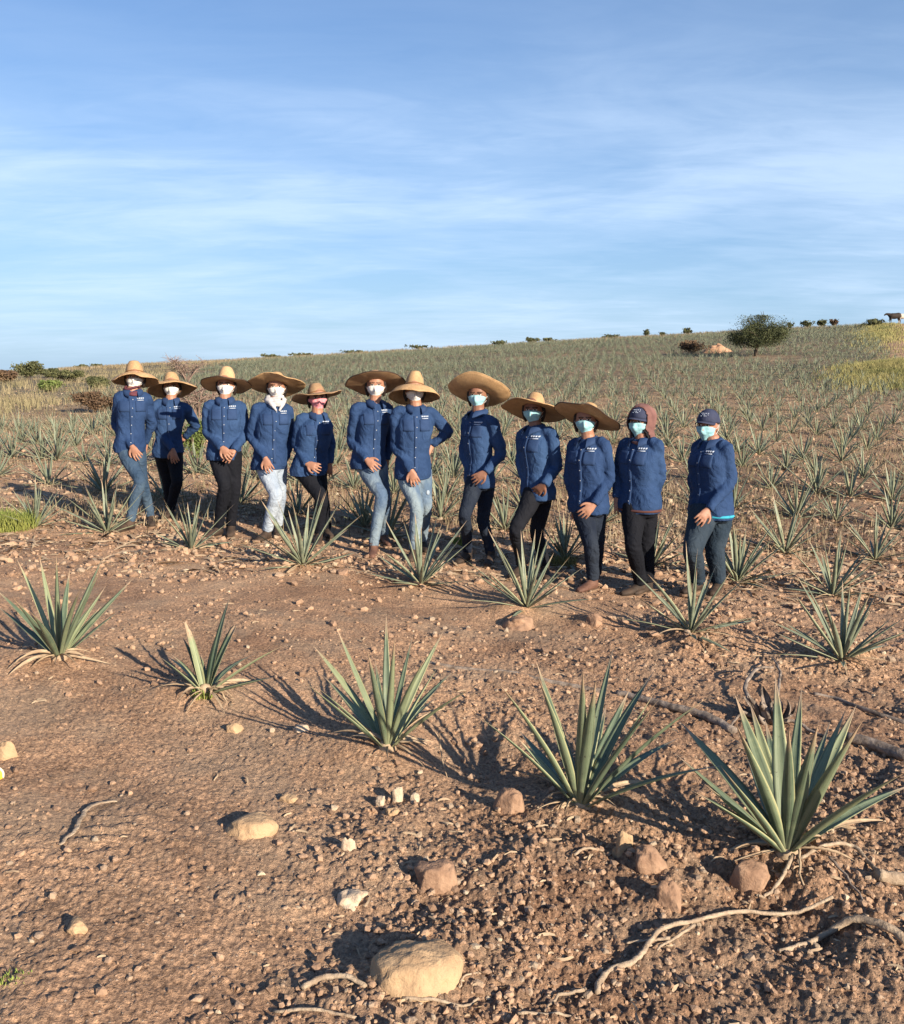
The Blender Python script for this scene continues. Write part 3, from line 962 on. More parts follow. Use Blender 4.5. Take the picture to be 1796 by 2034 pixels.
# the rest of the field in rows
cands = []
P0 = np.array([3.4, 9.6])
ordn = ["fourth", "fifth", "sixth", "seventh", "eighth", "ninth", "tenth"]
rr_ = random.Random(5)
for k in range(0, 78):
    c0 = P0 + ROW_N * 1.8 * k
    for j in range(-210, 140):
        p = c0 + ROW_D * (0.58 * j + rr_.uniform(-.16, .16)) + ROW_N * rr_.uniform(-.1, .1)
        x, y = p
        if y < 6 or y > 124: continue
        if abs(x) > 0.56 * y + 1.0: continue
        if x < -11.5 - (y - 25) * 0.17 + 2 * math.sin(y * .3) and y > 12: continue
        if y > 30 and x > 20.3 + (y - 40) * 0.405: continue
        if math.hypot(x - 20.4, (y - 41.5) * .6) < 2.7: continue
        rdg = 112 + 3 * math.sin(x * .21)
        if y > rdg: continue
        if any(math.hypot(x - a, y - b) < 0.65 for a, b in USED): continue
        if rr_.random() < 0.07: continue
        if math.hypot(x - 20.0, (y - 56) * .55) < 2.2: continue
        cands.append((math.hypot(x, y), x, y, k))
cands.sort()
N_IND = 300 - 29
ind = cands[:N_IND]
rest = cands[N_IND:]
byrow = {}
for c in ind:
    byrow.setdefault(c[3], []).append(c)
NUM = ["first", "second", "third"] + ordn + ["eleventh", "twelfth", "thirteenth", "fourteenth", "fifteenth", "sixteenth", "seventeenth", "eighteenth", "nineteenth", "twentieth",
       "twenty-first", "twenty-second", "twenty-third", "twenty-fourth", "twenty-fifth", "twenty-sixth", "twenty-seventh", "twenty-eighth", "twenty-ninth", "thirtieth"] + ["thirty-" + w for w in ("first", "second", "third", "fourth", "fifth", "sixth", "seventh", "eighth", "ninth")] + ["fortieth"] + ["forty-" + w for w in ("first", "second", "third", "fourth", "fifth", "sixth", "seventh", "eighth", "ninth")]
cnt = 0
for k, lst in sorted(byrow.items()):
    lst.sort(key=lambda c: c[1])
    for j, (d, x, y, _) in enumerate(lst):
        if j < 49:
            lab = "dusty agave, %s from the left in the %s row behind the people" % (NUM[j], NUM[min(k + 1, 29)])
        else:
            lab = "small dusty agave among the crowded middle rows of the field behind the people"
        plant(x, y, (rr_.uniform(.74, 1.0) if y < 20 else rr_.uniform(.68, .92)), rr_.randrange(10), lab, False, rr_.random() * 6.28)
        cnt += 1
print("individual agaves", cnt + 29, "rest", len(rest))
# far agaves: one object
protof = []
for s in range(8):
    m_ = rosette(300 + s, 17, 0.60, 0.022, 3, 4)
    protof.append(m_.data())
xs = np.array([c[1] for c in rest]); ys = np.array([c[2] for c in rest])
zs = fine_h(xs, ys)
big = MB()
for i in range(len(rest)):
    v, q, uv = protof[i % 8]
    a = rr_.random() * 6.28; s = rr_.uniform(.62, .90)
    ca, sa = math.cos(a) * s, math.sin(a) * s
    vv = np.column_stack([v[:, 0] * ca - v[:, 1] * sa + xs[i], v[:, 0] * sa + v[:, 1] * ca + ys[i], v[:, 2] * s + zs[i] - .02])
    big.add(vv, q, uv)
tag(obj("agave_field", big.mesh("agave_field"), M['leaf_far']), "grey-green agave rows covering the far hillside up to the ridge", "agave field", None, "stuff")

# ------------------------------------------------------------------ people
def V(a): return np.array([a[0], a[1], a[2]], float)


def person(sp):
    fa, fb = sp['foot_a'], sp['foot_b']
    ga, gb = ground_hit(*fa), ground_hit(*fb)
    Y0 = sp.get('Y', (ga.y + gb.y) / 2 if abs(ga.y - gb.y) < 0.7 else min(ga.y, gb.y) + .2)
    lead = min(ga.y, gb.y)
    base = Vector((at(*sp['hip'], Y0).x, Y0, H1(at(*sp['hip'], Y0).x, Y0)))

    def J(k, dy=0.0):
        p = sp[k]
        d = p[2] if len(p) > 2 else dy
        return V(at(p[0], p[1], Y0 + d) - base)
    s_px = F_PX / Y0
    yaw = R(sp.get('yaw', 0)); fw = np.array([math.sin(yaw), -math.cos(yaw), 0]); lat = np.array([math.cos(yaw), math.sin(yaw), 0]); up = np.array([0, 0, 1.0])
    hip = J('hip'); neck = J('neck') + np.array([0, 0, .014])
    for k_ in ('sh_a', 'sh_b'):
        q_ = sp[k_]; sp[k_] = (q_[0], q_[1], (.15 if k_ == 'sh_b' else -.15) * math.sin(yaw))
    sa, sb = J('sh_a'), J('sh_b')
    # keep the shoulders square to the body's yaw
    hsh = np.linalg.norm((sb - sa)[:2]) / 2
    ea, wa, ha = J('el_a', 0.03), J('wr_a', -.12), J('ha_a', -.15)
    eb, wb, hb = J('el_b', 0.03), J('wr_b', -.12), J('ha_b', -.15)
    hpa = hip - lat * 0.085 + up * -0.02; hpb = hip + lat * 0.085 + up * -0.02
    if 'hp_a' in sp: hpa = J('hp_a')
    if 'hp_b' in sp: hpb = J('hp_b')
    ka, kb = J('kn_a', -.16), J('kn_b', -.02)
    # feet: on the ground along the pixel ray, kept within reach
    def foot(g, k):
        d = sp[k][2] if len(sp[k]) > 2 else 0
        y = min(max(g.y, Y0 - .38), Y0 + .38)
        x = at(sp[k][0], sp[k][1], y).x
        return np.array([x - base.x, y - base.y, surf(x, y) - base.z])
    fta = foot(ga, 'foot_a'); ftb = foot(gb, 'foot_b')
    ana = J('an_a'); anb = J('an_b')
    for an, ft in ((ana, fta), (anb, ftb)):
        an[:] = [ft[0] + (an[0] - ft[0]) * 0.7, ft[1] + 0.05, ft[2] + 0.11]
    w = sp.get('w', 1.0)
    chest = neck * .45 + hip * .55

    def trunk(mb, grow, hem=True, bw=w):
        prof = [(-.16, .158, .125), (-.05, .170, .132), (0.08, .160, .126), (.28, .138, .112), (.50, .148, .118), (.68, .162, .128), (.80, .160, .116), (.88, .128, .095), (.95, .088, .072), (1.02, .060, .060)]
        if not hem: prof = prof[1:]
        Rg = []
        for (f, a, b) in prof:
            c = hip + (neck - hip) * f + fw * (0.012 if .45 < f < .8 else 0)
            an = np.linspace(0, 2 * math.pi, 24, endpoint=False)
            e = 0.8
            ca = np.sign(np.cos(an)) * np.abs(np.cos(an)) ** e; sa_ = np.sign(np.sin(an)) * np.abs(np.sin(an)) ** e
            Rg.append(c + (a * bw + grow) * ca[:, None] * lat + (b * bw + grow) * sa_[:, None] * fw)
        rings(mb, Rg)

    # ---- head
    hd = J('eye', -.02)
    hy = R(sp.get('hyaw', sp.get('yaw', 0))); hp = R(sp.get('hpitch', 4))
    hf = np.array([math.sin(hy) * math.cos(hp), -math.cos(hy) * math.cos(hp), math.sin(hp)])
    hl = np.array([math.cos(hy), math.sin(hy), 0]); hu = np.cross(hl, hf) * -1
    if hu[2] < 0: hu = -hu
    hc = hd - hf * 0.075        # head centre at eye level
    hs = sp.get('hs', 1.06)
    mb = MB()

    def hshape(x, y, z):
        # y forward, z up : narrow the jaw, flatten the face
        if z < 0:
            x *= 1 - 0.30 * (-z) ** 1.5; y = y * (1 - 0.12 * (-z)) + (0.10 * (-z) if y > -0.2 else 0.16 * (-z))
        if y > 0.75: y = 0.75 + (y - .75) * 0.7
        return x, y, z
    ellipsoid(mb, hc, hl * .076 * hs, hf * .095 * hs, hu * .116 * hs, 22, 16, hshape)
    nb = hc + hf * 0.086 * hs - hu * 0.012
    tube(mb, [nb, nb + hf * .008 - hu * .012, nb + hf * .020 - hu * .030, nb - hu * .044], [.008, .010, .013, .010], 8, 2)      # nose
    for q in (-1, 1):
        ellipsoid(mb, hc + hl * q * .077 * hs - hu * .012 - hf * .005, hl * .008, hf * .018, hu * .030, 8, 6)   # ear
        ellipsoid(mb, hc + hl * q * .030 + hf * .082 * hs + hu * .014, hl * .022, hf * .008, hu * .007, 8, 6)   # brow
    # lips/chin under mask
    ellipsoid(mb, hc + hf * .084 * hs - hu * .070, hl * .024, hf * .010, hu * .010, 8, 6)
    tube(mb, [neck - up * .05, neck + up * .02, hc - hu * .06 - hf * .012], [.062, .056, .052], 12, 2)
    trunk(mb, -0.022, False)
    tube(mb, [sa - up * .02, (sa + ea) / 2, ea, (ea + wa) / 2, wa], [.030, .034, .032, .030, .023], 10, 2)
    tube(mb, [sb - up * .02, (sb + eb) / 2, eb, (eb + wb) / 2, wb], [.030, .034, .032, .030, .023], 10, 2)
    tube(mb, [sa + (neck - sa) * .6 - up * .055, sa - up * .02], [.03, .03], 10); tube(mb, [sb + (neck - sb) * .6 - up * .055, sb - up * .02], [.03, .03], 10)
    for (h_, k_, a_) in ((hpa, ka, ana), (hpb, kb, anb)):
        tube(mb, [h_ + up * .05, (h_ + k_) / 2, k_, (k_ * .6 + a_ * .4), a_, a_ - up * .04], [.07, .062, .045, .045, .034, .036], 12, 2)

    # ---- hands
    def hand(wr, hh, toward):
        a = hh - wr; a = a / (np.linalg.norm(a) + 1e-9)
        n_ = np.array(toward, float); n_ = n_ - a * np.dot(n_, a); n_ /= np.linalg.norm(n_) + 1e-9    # palm faces this way
        s_ = np.cross(a, n_)
        if np.dot(s_, hip - wr) < 0: s_ = -s_                                  # thumb side toward the body middle
        k0 = wr + a * .085
        Rg = []
        for f, ww, tt in ((-.15, .024, .02), (.1, .028, .018), (.45, .038, .016), (.8, .041, .014), (1.0, .038, .011)):
            an = np.linspace(0, 2 * math.pi, 12, endpoint=False)
            Rg.append(wr + a * .085 * f + np.cos(an)[:, None] * s_ * ww + np.sin(an)[:, None] * n_ * tt)
        rings(mb, Rg)
        for i, ln in enumerate((.070, .078, .072, .056)):
            o = (1.5 - i) * .0215
            p0 = wr + a * .075 + s_ * o
            d1 = a + s_ * (1.5 - i) * .13 + n_ * .15; d2 = a + s_ * (1.5 - i) * .10 + n_ * .45; d3 = a + n_ * .8
            d1, d2, d3 = (d / np.linalg.norm(d) for d in (d1, d2, d3))
            p1 = p0 + d1 * ln * .48; p2 = p1 + d2 * ln * .32; p3 = p2 + d3 * ln * .27
            tube(mb, [p0, p1, p2, p3], [.0098, .0092, .0085, .0072], 8, 2)
        t0 = wr + a * .022 + s_ * .024
        t1 = t0 + (a * .6 + s_ * .75) * .038; t2 = t1 + (a * .85 + s_ * .35) * .032; t3 = t2 + a * .022 + n_ * .008
        tube(mb, [t0, t1, t2, t3], [.014, .0115, .0098, .008], 8, 2)
    hand(wa, ha, sp.get('palm_a', (0.1, .9, -.2)))
    hand(wb, hb, sp.get('palm_b', (-0.1, .9, -.2)))
    body = remesh(mb, "person", 0.0062, 1, .5)
    co = get_co(body)
    body.materials.append(M[sp.get('skin', 'skin')]); body.materials.append(M['eye']); body.materials.append(M['eyewhite'])
    # eyes: material on the lids / eyeball area
    mi = np.zeros(len(body.polygons), np.int32)
    ctr = np.empty(len(body.polygons) * 3, np.float32); body.polygons.foreach_get("center", ctr); ctr = ctr.reshape(-1, 3)
    for q in (-1, 1):
        e = hc + hl * q * .031 + hf * .09 * hs + hu * .0
        dd = ctr - e
        a_ = dd @ hl; b_ = dd @ hu; c_ = dd @ hf
        m1 = (np.abs(c_) < .03) & ((a_ / .016) ** 2 + (b_ / .007) ** 2 < 1); mi[m1] = 2
        m2 = (np.abs(c_) < .03) & ((a_ / .007) ** 2 + (b_ / .0075) ** 2 < 1); mi[m2] = 1
        m3 = (np.abs(c_) < .03) & (np.abs(a_) < .023) & (np.abs(b_ - .019) < .0038); mi[m3] = 1      # eyebrow
        m4 = (np.abs(c_) < .03) & (np.abs(a_) < .017) & (np.abs(b_ - .0075) < .0028); mi[m4] = 1     # lash line
    body.polygons.foreach_set("material_index", mi)
    P = obj("person", body, None, None, base)
    tag(P, sp['label'], "person", "field workers posing in a line")

    # ---- shirt
    mb = MB()
    trunk(mb, 0.006)
    sr = sp.get('sleeve', 1.0)
    for (s_, e_, w_) in ((sa, ea, wa), (sb, eb, wb)):
        inn = s_ + (neck - s_) * .55 - up * .022
        tube(mb, [inn, s_, s_ * .5 + e_ * .5, e_, e_ * .5 + w_ * .5, w_ - (w_ - e_) * .04], [.050, .057 * sr, .056 * sr, .051 * sr, .045 * sr, .036], 14, 3)
        d = (w_ - e_) / np.linalg.norm(w_ - e_)
        tube(mb, [w_ - d * .055, w_ + d * .005], [.041, .038], 14)
    sh = remesh(mb, "shirt", 0.0095, 3, .5)
    co = get_co(sh).astype(float); no = get_no(sh).astype(float)
    # cloth folds
    elb = [ea, eb]; off = np.empty(len(co)); sd = sp.get('seed', 1) * 3.7
    for i, (c, n) in enumerate(zip(co, no)):
        q = Vector((c[0] * 10 + sd + c[2] * 4, c[1] * 8, c[2] * 7))
        f = mnoise.noise(q + Vector((mnoise.noise(q * .6) * 1.6, 0, 0)))
        f2 = 1 - abs(mnoise.noise(Vector((c[0] * 11 - sd, c[1] * 11, c[2] * 20 + c[0] * 14)))) * 2
        ke = sum(math.exp(-float(np.sum((c - e) ** 2)) / .012) for e in elb)
        kh = math.exp(-((c[2] - hip[2] - .08) / .12) ** 2)
        off[i] = 0.011 * f + 0.007 * f2 * (0.15 + 1.2 * ke + .4 * kh) - 0.003
    # loosen the hem
    co = co + no * off[:, None]
    sh.vertices.foreach_set("co", co.astype(np.float32).ravel()); sh.update()
    so = obj("shirt", sh, M['shirt'], P)
    bvh = BVHTree.FromPolygons([tuple(c) for c in co.tolist()], [tuple(p.vertices) for p in sh.polygons])

    def patch(name, o, du, dv, nu, nv, off_, thick, mt, parent, bv=bvh, uaxis=lat, vaxis=up, daxis=fw, shape=None):
        """thin cloth piece laid on a surface: o is a point in front of it"""
        top = []
        for i in range(nv + 1):
            for j in range(nu + 1):
                a, b = j / nu - .5, i / nv - .5
                if shape: a, b = shape(a, b)
                p = o + uaxis * du * a + vaxis * dv * b + daxis * .3
                h = bv.ray_cast(Vector(p), Vector(-daxis), .6)
                q = V(h[0]) if h[0] is not None else None
                if q is not None and bv is bvh and np.dot(q - hip, daxis) > .175: q = None
                top.append(q)
        ok = [p for p in top if p is not None]
        if len(ok) < len(top) * .75: return None
        med = np.median([np.dot(p - o, daxis) for p in ok])
        vs = []
        for k, q in enumerate(top):
            i, j = divmod(k, nu + 1); a, b = j / nu - .5, i / nv - .5
            if shape: a, b = shape(a, b)
            if q is None or abs(np.dot(q - o, daxis) - med) > .05: q = o + uaxis * du * a + vaxis * dv * b + daxis * med
            vs.append(q)
        vs = np.array(vs)
        f_ = vs + daxis * (off_ + thick); bk = vs + daxis * (off_ - .004)
        mbp = MB(); n_ = nu + 1
        q = []
        for i in range(nv):
            for j in range(nu):
                a = i * n_ + j; q.append((a, a + 1, a + n_ + 1, a + n_))
        N_ = len(vs)
        q += [(N_ + a, N_ + d, N_ + c, N_ + b) for a, b, c, d in q]
        edge = [j for j in range(nu + 1)] + [i * n_ + nu for i in range(1, nv + 1)] + [nv * n_ + j for j in range(nu - 1, -1, -1)] + [i * n_ for i in range(nv - 1, 0, -1)]
        for i in range(len(edge)):
            a, b = edge[i], edge[(i + 1) % len(edge)]; q.append((a, N_ + a, N_ + b, b))
        mbp.add(np.vstack([f_, bk]), q)
        return obj(name, mbp.mesh(name), mt, parent)
    cN = hip + (neck - hip) * .72
    pk = patch("chest_pocket", cN - lat * .075, .095, .105, 6, 6, .001, .002, M['shirt_trim'], so)
    pk = patch("chest_pocket", cN + lat * .075, .095, .105, 6, 6, .001, .002, M['shirt_trim'], so)
    patch("placket", hip + (neck - hip) * .42, .030, np.linalg.norm(neck - hip) * .90, 2, 22, .002, .003, M['shirt_trim'], so)
    lg_ = cN + lat * .078 + up * .075
    for (a, b, ww, hh) in ((-.026, .004, .014, .012), (-.008, .004, .015, .012), (.010, .004, .014, .012), (.027, .004, .012, .012), (0, -.015, .060, .006)):
        patch("embroidery", lg_ + lat * a + up * b, ww, hh, 2, 1, .006, .002, M['logo'], so)
    for i in range(6):
        h = bvh.ray_cast(Vector(hip + (neck - hip) * (.05 + .16 * i) + fw * .3), Vector(-fw), .6)
        if h[0] is not None and np.dot(V(h[0]) - hip, fw) < .175:
            mbb = MB(); ellipsoid(mbb, V(h[0]) + fw * .005, lat * .005, fw * .002, up * .005, 8, 4)
            obj("button", mbb.mesh("button"), M['button'], so)
    # collar
    mbc = MB(); vs = []; nA = 20
    nc = neck + up * .01
    for i in range(nA + 1):
        a = R(-155 + 310 * i / nA)          # 0 is the back of the neck
        d = -fw * math.cos(a) + lat * math.sin(a)
        fr = abs(a) / R(155)
        top_ = nc + d * .062 + up * (.030 - .025 * fr) ; bot = nc + d * (.092 + .012 * fr) - up * (.018 + .050 * fr ** 3) + fw * (.022 * fr)
        mid = (top_ + bot) / 2 + d * .012 + up * .008
        vs += [top_, mid, bot, bot - d * .006 - up * .004, mid - d * .010, top_ - d * .005]
    q = []
    for i in range(nA):
        for j in range(6):
            q.append((i * 6 + j, i * 6 + (j + 1) % 6, (i + 1) * 6 + (j + 1) % 6, (i + 1) * 6 + j))
    mbc.add(vs, q)
    obj("collar", mbc.mesh("collar"), M['shirt_trim'], so)

    # ---- jeans
    mb = MB()
    an = np.linspace(0, 2 * math.pi, 20, endpoint=False)
    rings(mb, [hip + up * z + np.cos(an)[:, None] * lat * a * w + np.sin(an)[:, None] * fw * b * w for z, a, b in ((-.11, .125, .105), (-.06, .160, .122), (0, .165, .122), (.06, .150, .112), (.10, .142, .106))])
    jr = sp.get('leg', 1.0)
    for (h_, k_, a_) in ((hpa, ka, ana), (hpb, kb, anb)):
        tube(mb, [h_ + up * .03, h_ * .7 + k_ * .3 + (h_ - hip) * .0, h_ * .3 + k_ * .7, k_, k_ * .65 + a_ * .35, k_ * .3 + a_ * .7, a_ - up * .015], [x * jr * w for x in (.095, .090, .071, .061, .060, .052, .048)], 16, 3)
    je = remesh(mb, "jeans", 0.0105, 3, .5)
    co = get_co(je).astype(float); no = get_no(je).astype(float); off = np.empty(len(co))
    for i, c in enumerate(co):
        kk = max(math.exp(-float(np.sum((c - k_) ** 2)) / .010) for k_ in (ka, kb, ana, anb))
        f2 = 1 - abs(mnoise.noise(Vector((c[0] * 13 + sd, c[1] * 13, c[2] * 34 + c[0] * 8)))) * 2
        off[i] = .004 * mnoise.noise(Vector(c) * 9) + .006 * f2 * (.15 + kk)
    je.vertices.foreach_set("co", (co + no * off[:, None]).astype(np.float32).ravel()); je.update()
    jo = obj("jeans", je, M['jeans_' + sp['pants']], P)
    jb = BVHTree.FromPolygons([tuple(c) for c in co.tolist()], [tuple(p.vertices) for p in je.polygons])
    if 'rip' in sp:
        r_ = J('rip', -.05)
        patch("ripped_patch", r_, .034, .045, 5, 5, .002, .002, M['jeans_light'], jo, jb, np.array([1., 0, 0]), up, np.array([0, -1., 0]), lambda a, b: (a * (1 - .4 * abs(b) * 2), b * (1 - .3 * abs(a))))
    # ---- boots
    for (a_, ft, ky, nm) in ((ana, fta, 'fy_a', 'a'), (anb, ftb, 'fy_b', 'b')):
        fy = R(sp.get(ky, sp.get('yaw', 0)))
        d = np.array([math.sin(fy), -math.cos(fy), 0]); l_ = np.array([math.cos(fy), math.sin(fy), 0])
        heel = np.array([a_[0], a_[1], ft[2] - .004]) - d * .045
        mb = MB(); Rg = []
        for f, ww, h in ((0, .028, .07), (.03, .034, .085), (.08, .037, .095), (.13, .040, .072), (.18, .045, .056), (.225, .040, .048), (.255, .022, .036)):
            an = np.linspace(0, 2 * math.pi, 14, endpoint=False)
            Rg.append(heel + d * f + np.cos(an)[:, None] * l_ * ww + up * (h / 2 + np.sin(an)[:, None] * h / 2 + .012))
        rings(mb, Rg)
        tube(mb, [heel + d * .05 + up * .05, a_ + up * .02], [.044, .046], 14)
        bo = obj("boot", remesh(mb, "boot", .008, 2), M[sp.get('boot', 'boot')], P)
        mb = MB(); Rg = []
        for z, g_ in ((0, .002), (.018, .004)):
            pr = []
            for f, ww in ((-.004, .015), (.01, .031), (.06, .036), (.12, .038), (.18, .045), (.225, .041), (.255, .022), (.262, .006)):
                pr.append((f, ww + g_))
            ring = [heel + d * f + l_ * ww + up * z for f, ww in pr] + [heel + d * f - l_ * ww + up * z for f, ww in reversed(pr)]
            Rg.append(np.array(ring))
        rings(mb, Rg)
        obj("sole", mb.mesh("sole", False), M['sole'], bo)

    # ---- hair
    if sp.get('hair', True):
        mb = MB()

        def hsh(x, y, z):
            if y > .15: y = .15 + (y - .15) * (.25 if z < .55 else .85)
            return x, y, z
        ellipsoid(mb, hc + hu * .018 - hf * .010, hl * .086, hf * .108, hu * .112, 20, 12, hsh)
        if sp.get('ponytail'):
            tube(mb, [hc - hf * .09 - hu * .03, hc - hf * .12 - hu * .10, hc - hf * .10 - hu * .2 + hl * .03], [.03, .034, .012], 10, 3)
        for q in ((-1, 1) if not sp.get('cap') else ()):
            tube(mb, [hc + hl * q * .078 + hu * .04 + hf * .01, hc + hl * q * .086 - hu * .03 - hf * .015, hc + hl * q * .070 - hu * .10 - hf * .03], [.020, .020, .012], 8, 3)
        obj("hair", remesh(mb, "hair", .007, 2), M['hair'], P)

    # ---- mask
    bb = BVHTree.FromPolygons([tuple(c) for c in get_co(body).tolist()], [tuple(p.vertices) for p in body.polygons])
    mk = sp.get('mask', 'mask_white')
    vs_o = []; nU, nV = 22, 12
    bandana = mk == 'pink'
    amax = R(88 if bandana else 66)
    for i in range(nV + 1):
        for j in range(nU + 1):
            a = -amax + 2 * amax * j / nU
            v_ = i / nV
            ft_ = abs(a) / amax
            topz = -.004 - .016 * ft_ ** 1.5 if not bandana else -.008
            botz = -.122 + .040 * ft_ ** 1.7 if not bandana else -.165 + .10 * ft_
            z = topz + (botz - topz) * v_
            d = hf * math.cos(a) + hl * math.sin(a)
            o = hc + hu * max(z, -.085) - hf * .0
            h = bb.ray_cast(Vector(o + d * .3), Vector(-d), .35)
            rd = np.dot(V(h[0]) - o, d) if h[0] is not None else .075
            rd = min(max(rd, .060), .125)
            bulge = .010 * math.cos(min(a / amax, 1) * 1.4) * math.sin(math.pi * min(1, v_ * 1.1 + .05))
            pleat = .0022 * math.sin(v_ * 19) * (ft_ < .85) if not bandana else .004 * math.sin(a * 9 + v_ * 5)
            p = hc + d * (rd + .007 + bulge + pleat - (.018 * v_ ** 3 if not bandana else .012 * v_)) + hu * z
            vs_o.append(p)
    vs_o = np.array(vs_o)
    cen = hc - hu * .06
    dirn = vs_o - cen; dirn /= np.linalg.norm(dirn, axis=1)[:, None]
    vs_i = vs_o - dirn * .0025
    n_ = nU + 1; q = []
    for i in range(nV):
        for j in range(nU):
            a = i * n_ + j; q.append((a, a + n_, a + n_ + 1, a + 1))
    N_ = len(vs_o); q += [(N_ + a, N_ + d_, N_ + c_, N_ + b_) for a, b_, c_, d_ in q]
    edge = list(range(nU + 1)) + [i * n_ + nU for i in range(1, nV + 1)] + [nV * n_ + j for j in range(nU - 1, -1, -1)] + [i * n_ for i in range(nV - 1, 0, -1)]
    for i in range(len(edge)):
        a, b_ = edge[i], edge[(i + 1) % len(edge)]; q.append((a, b_, N_ + b_, N_ + a))
    mb = MB(); mb.add(np.vstack([vs_o, vs_i]), q)
    mo = obj("bandana" if bandana else "face_mask", mb.mesh("mask"), M[mk], P)
    if not bandana:
        mb = MB()
        for q_, j in ((-1, 0), (1, nU)):
            ear = hc + hl * q_ * .088 - hf * .012
            tube(mb, [vs_o[n_ + j], (vs_o[n_ + j] + ear) / 2 + hl * q_ * .004, ear + hu * .016, ear - hu * .02, (vs_o[(nV - 1) * n_ + j] + ear) / 2 - hu * .02, vs_o[(nV - 1) * n_ + j]], [.0016] * 6, 6, 2)
        obj("ear_loops", mb.mesh("ear_loops"), M['mask_white'], mo)

    # ---- head wear
    if 'hat' in sp:
        ht = sp['hat']
        RB = ht.get('r', .27); tilt = R(ht.get('tilt', 18) + 4); roll = R(ht.get('roll', 0))
        f0 = np.array([math.sin(hy), -math.cos(hy), 0]); u_ = up * math.cos(tilt) - f0 * math.sin(tilt); ff = f0 * math.cos(tilt) + up * math.sin(tilt)
        l0 = hl * math.cos(roll) - u_ * math.sin(roll); u_ = u_ * math.cos(roll) + hl * math.sin(roll)
        bc = hc + u_ * ht.get('lift', .026) - ff * .006
        ch = ht.get('h', .145); n = 56; seed_ = sp['seed']
        curl = ht.get('curl', .035); sag = ht.get('sag', .0)

        def brim(rf, a, dz):
            rad = .092 + (RB - .092) * rf * (1 + .012 * mnoise.noise(Vector((math.cos(a) * 7, math.sin(a) * 7, seed_))))
            el = 1 + ht.get('wide', .04) * math.cos(2 * a)
            z = curl * rf ** 3 + sag * rf * rf * math.cos(2 * a) + .034 * rf * rf * mnoise.noise(Vector((math.cos(a) * 1.2, math.sin(a) * 1.2, seed_ * 2.3))) + .006 * rf * mnoise.noise(Vector((math.cos(a) * 4, math.sin(a) * 4, seed_ * 5.3))) - .008 * rf
            x_, y_ = math.cos(a) * (rad * el if rf > 0 else rad * .93), math.sin(a) * (rad / el if rf > 0 else rad * 1.08)
            return bc + l0 * x_ + ff * y_ + u_ * (z + dz)
        mb = MB(); prof = []
        rows = [(brim, r_, .0) for r_ in np.linspace(1, 0, 13)]
        vs = []; uv = []
        for k_, (_, r_, dz) in enumerate(rows):
            for j in range(n):
                a = 2 * math.pi * j / n; vs.append(brim(r_, a, .002)); uv.append((j / n * 3, 1 - r_))
        cw = ht.get('cw', .058)
        for (f_, rad) in ((.12, .090), (.3, .086), (.55, .079), (.78, .070), (.90, cw), (.97, cw * .72), (1.0, cw * .35)):
            for j in range(n):
                a = 2 * math.pi * j / n
                pinch = 1 - .12 * (f_ > .7) * abs(math.cos(a)) ** 2 * ht.get('pinch', 1)
                vs.append(bc + l0 * math.cos(a) * rad * .96 * pinch + ff * math.sin(a) * rad * 1.1 + u_ * (ch * f_ - .006 * (f_ > .95))); uv.append((j / n * 2, 1 + f_))
        K1 = len(vs) // n
        q = []
        for i in range(K1 - 1):
            for j in range(n):
                q.append((i * n + j, i * n + (j + 1) % n, (i + 1) * n + (j + 1) % n, (i + 1) * n + j))
        vs.append(bc + u_ * (ch - .010)); uv.append((.5, 2)); c_ = len(vs) - 1
        for j in range(n): q.append(((K1 - 1) * n + j, (K1 - 1) * n + (j + 1) % n, c_, c_))
        # under side
        s0 = len(vs)
        for r_ in np.linspace(1, 0, 13):
            for j in range(n):
                a = 2 * math.pi * j / n; vs.append(brim(r_, a, -.003)); uv.append((j / n * 3, 1 - r_))
        for (f_, rad) in ((.3, .082), (.7, .070), (.88, .05)):
            for j in range(n):
                a = 2 * math.pi * j / n; vs.append(bc + l0 * math.cos(a) * rad * .93 + ff * math.sin(a) * rad * 1.07 + u_ * (ch * f_)); uv.append((j / n, f_))
        K2 = (len(vs) - s0) // n
        for i in range(K2 - 1):
            for j in range(n):
                q.append((s0 + i * n + j, s0 + (i + 1) * n + j, s0 + (i + 1) * n + (j + 1) % n, s0 + i * n + (j + 1) % n))
        for j in range(n): q.append((j, s0 + j, s0 + (j + 1) % n, (j + 1) % n))
        mb.add(vs, q, uv)
        hat = obj("straw_hat", mb.mesh("straw_hat"), M[ht.get('mat', 'straw')], P)
        mb = MB(); pts = [brim(1.0, 2 * math.pi * j / 56, 0) for j in range(57)]
        tube(mb, pts, [.0045] * 57, 6, 1, ref=tuple(u_))
        obj("hat_edge", mb.mesh("hat_edge"), M['rim' if ht.get('rim') else ht.get('mat', 'straw')], hat)
        mb = MB(); pts = [bc + l0 * math.cos(a) * .0895 + ff * math.sin(a) * .102 + u_ * .022 for a in np.linspace(0, 2 * math.pi, 41)]
        tube(mb, pts, [.005] * 41, 6, 1, ref=tuple(u_))
        obj("hat_band", mb.mesh("hat_band"), M['band'], hat)
        if ht.get('strings'):
            mb = MB()
            for q_ in (-1, 1):
                tube(mb, [bc + l0 * q_ * .095, hc + hl * q_ * .09 - hu * .05, hc - hu * .13 + hf * .03], [.0022] * 3, 6, 4)
            obj("chin_cord", mb.mesh("chin_cord"), M['band'], hat)
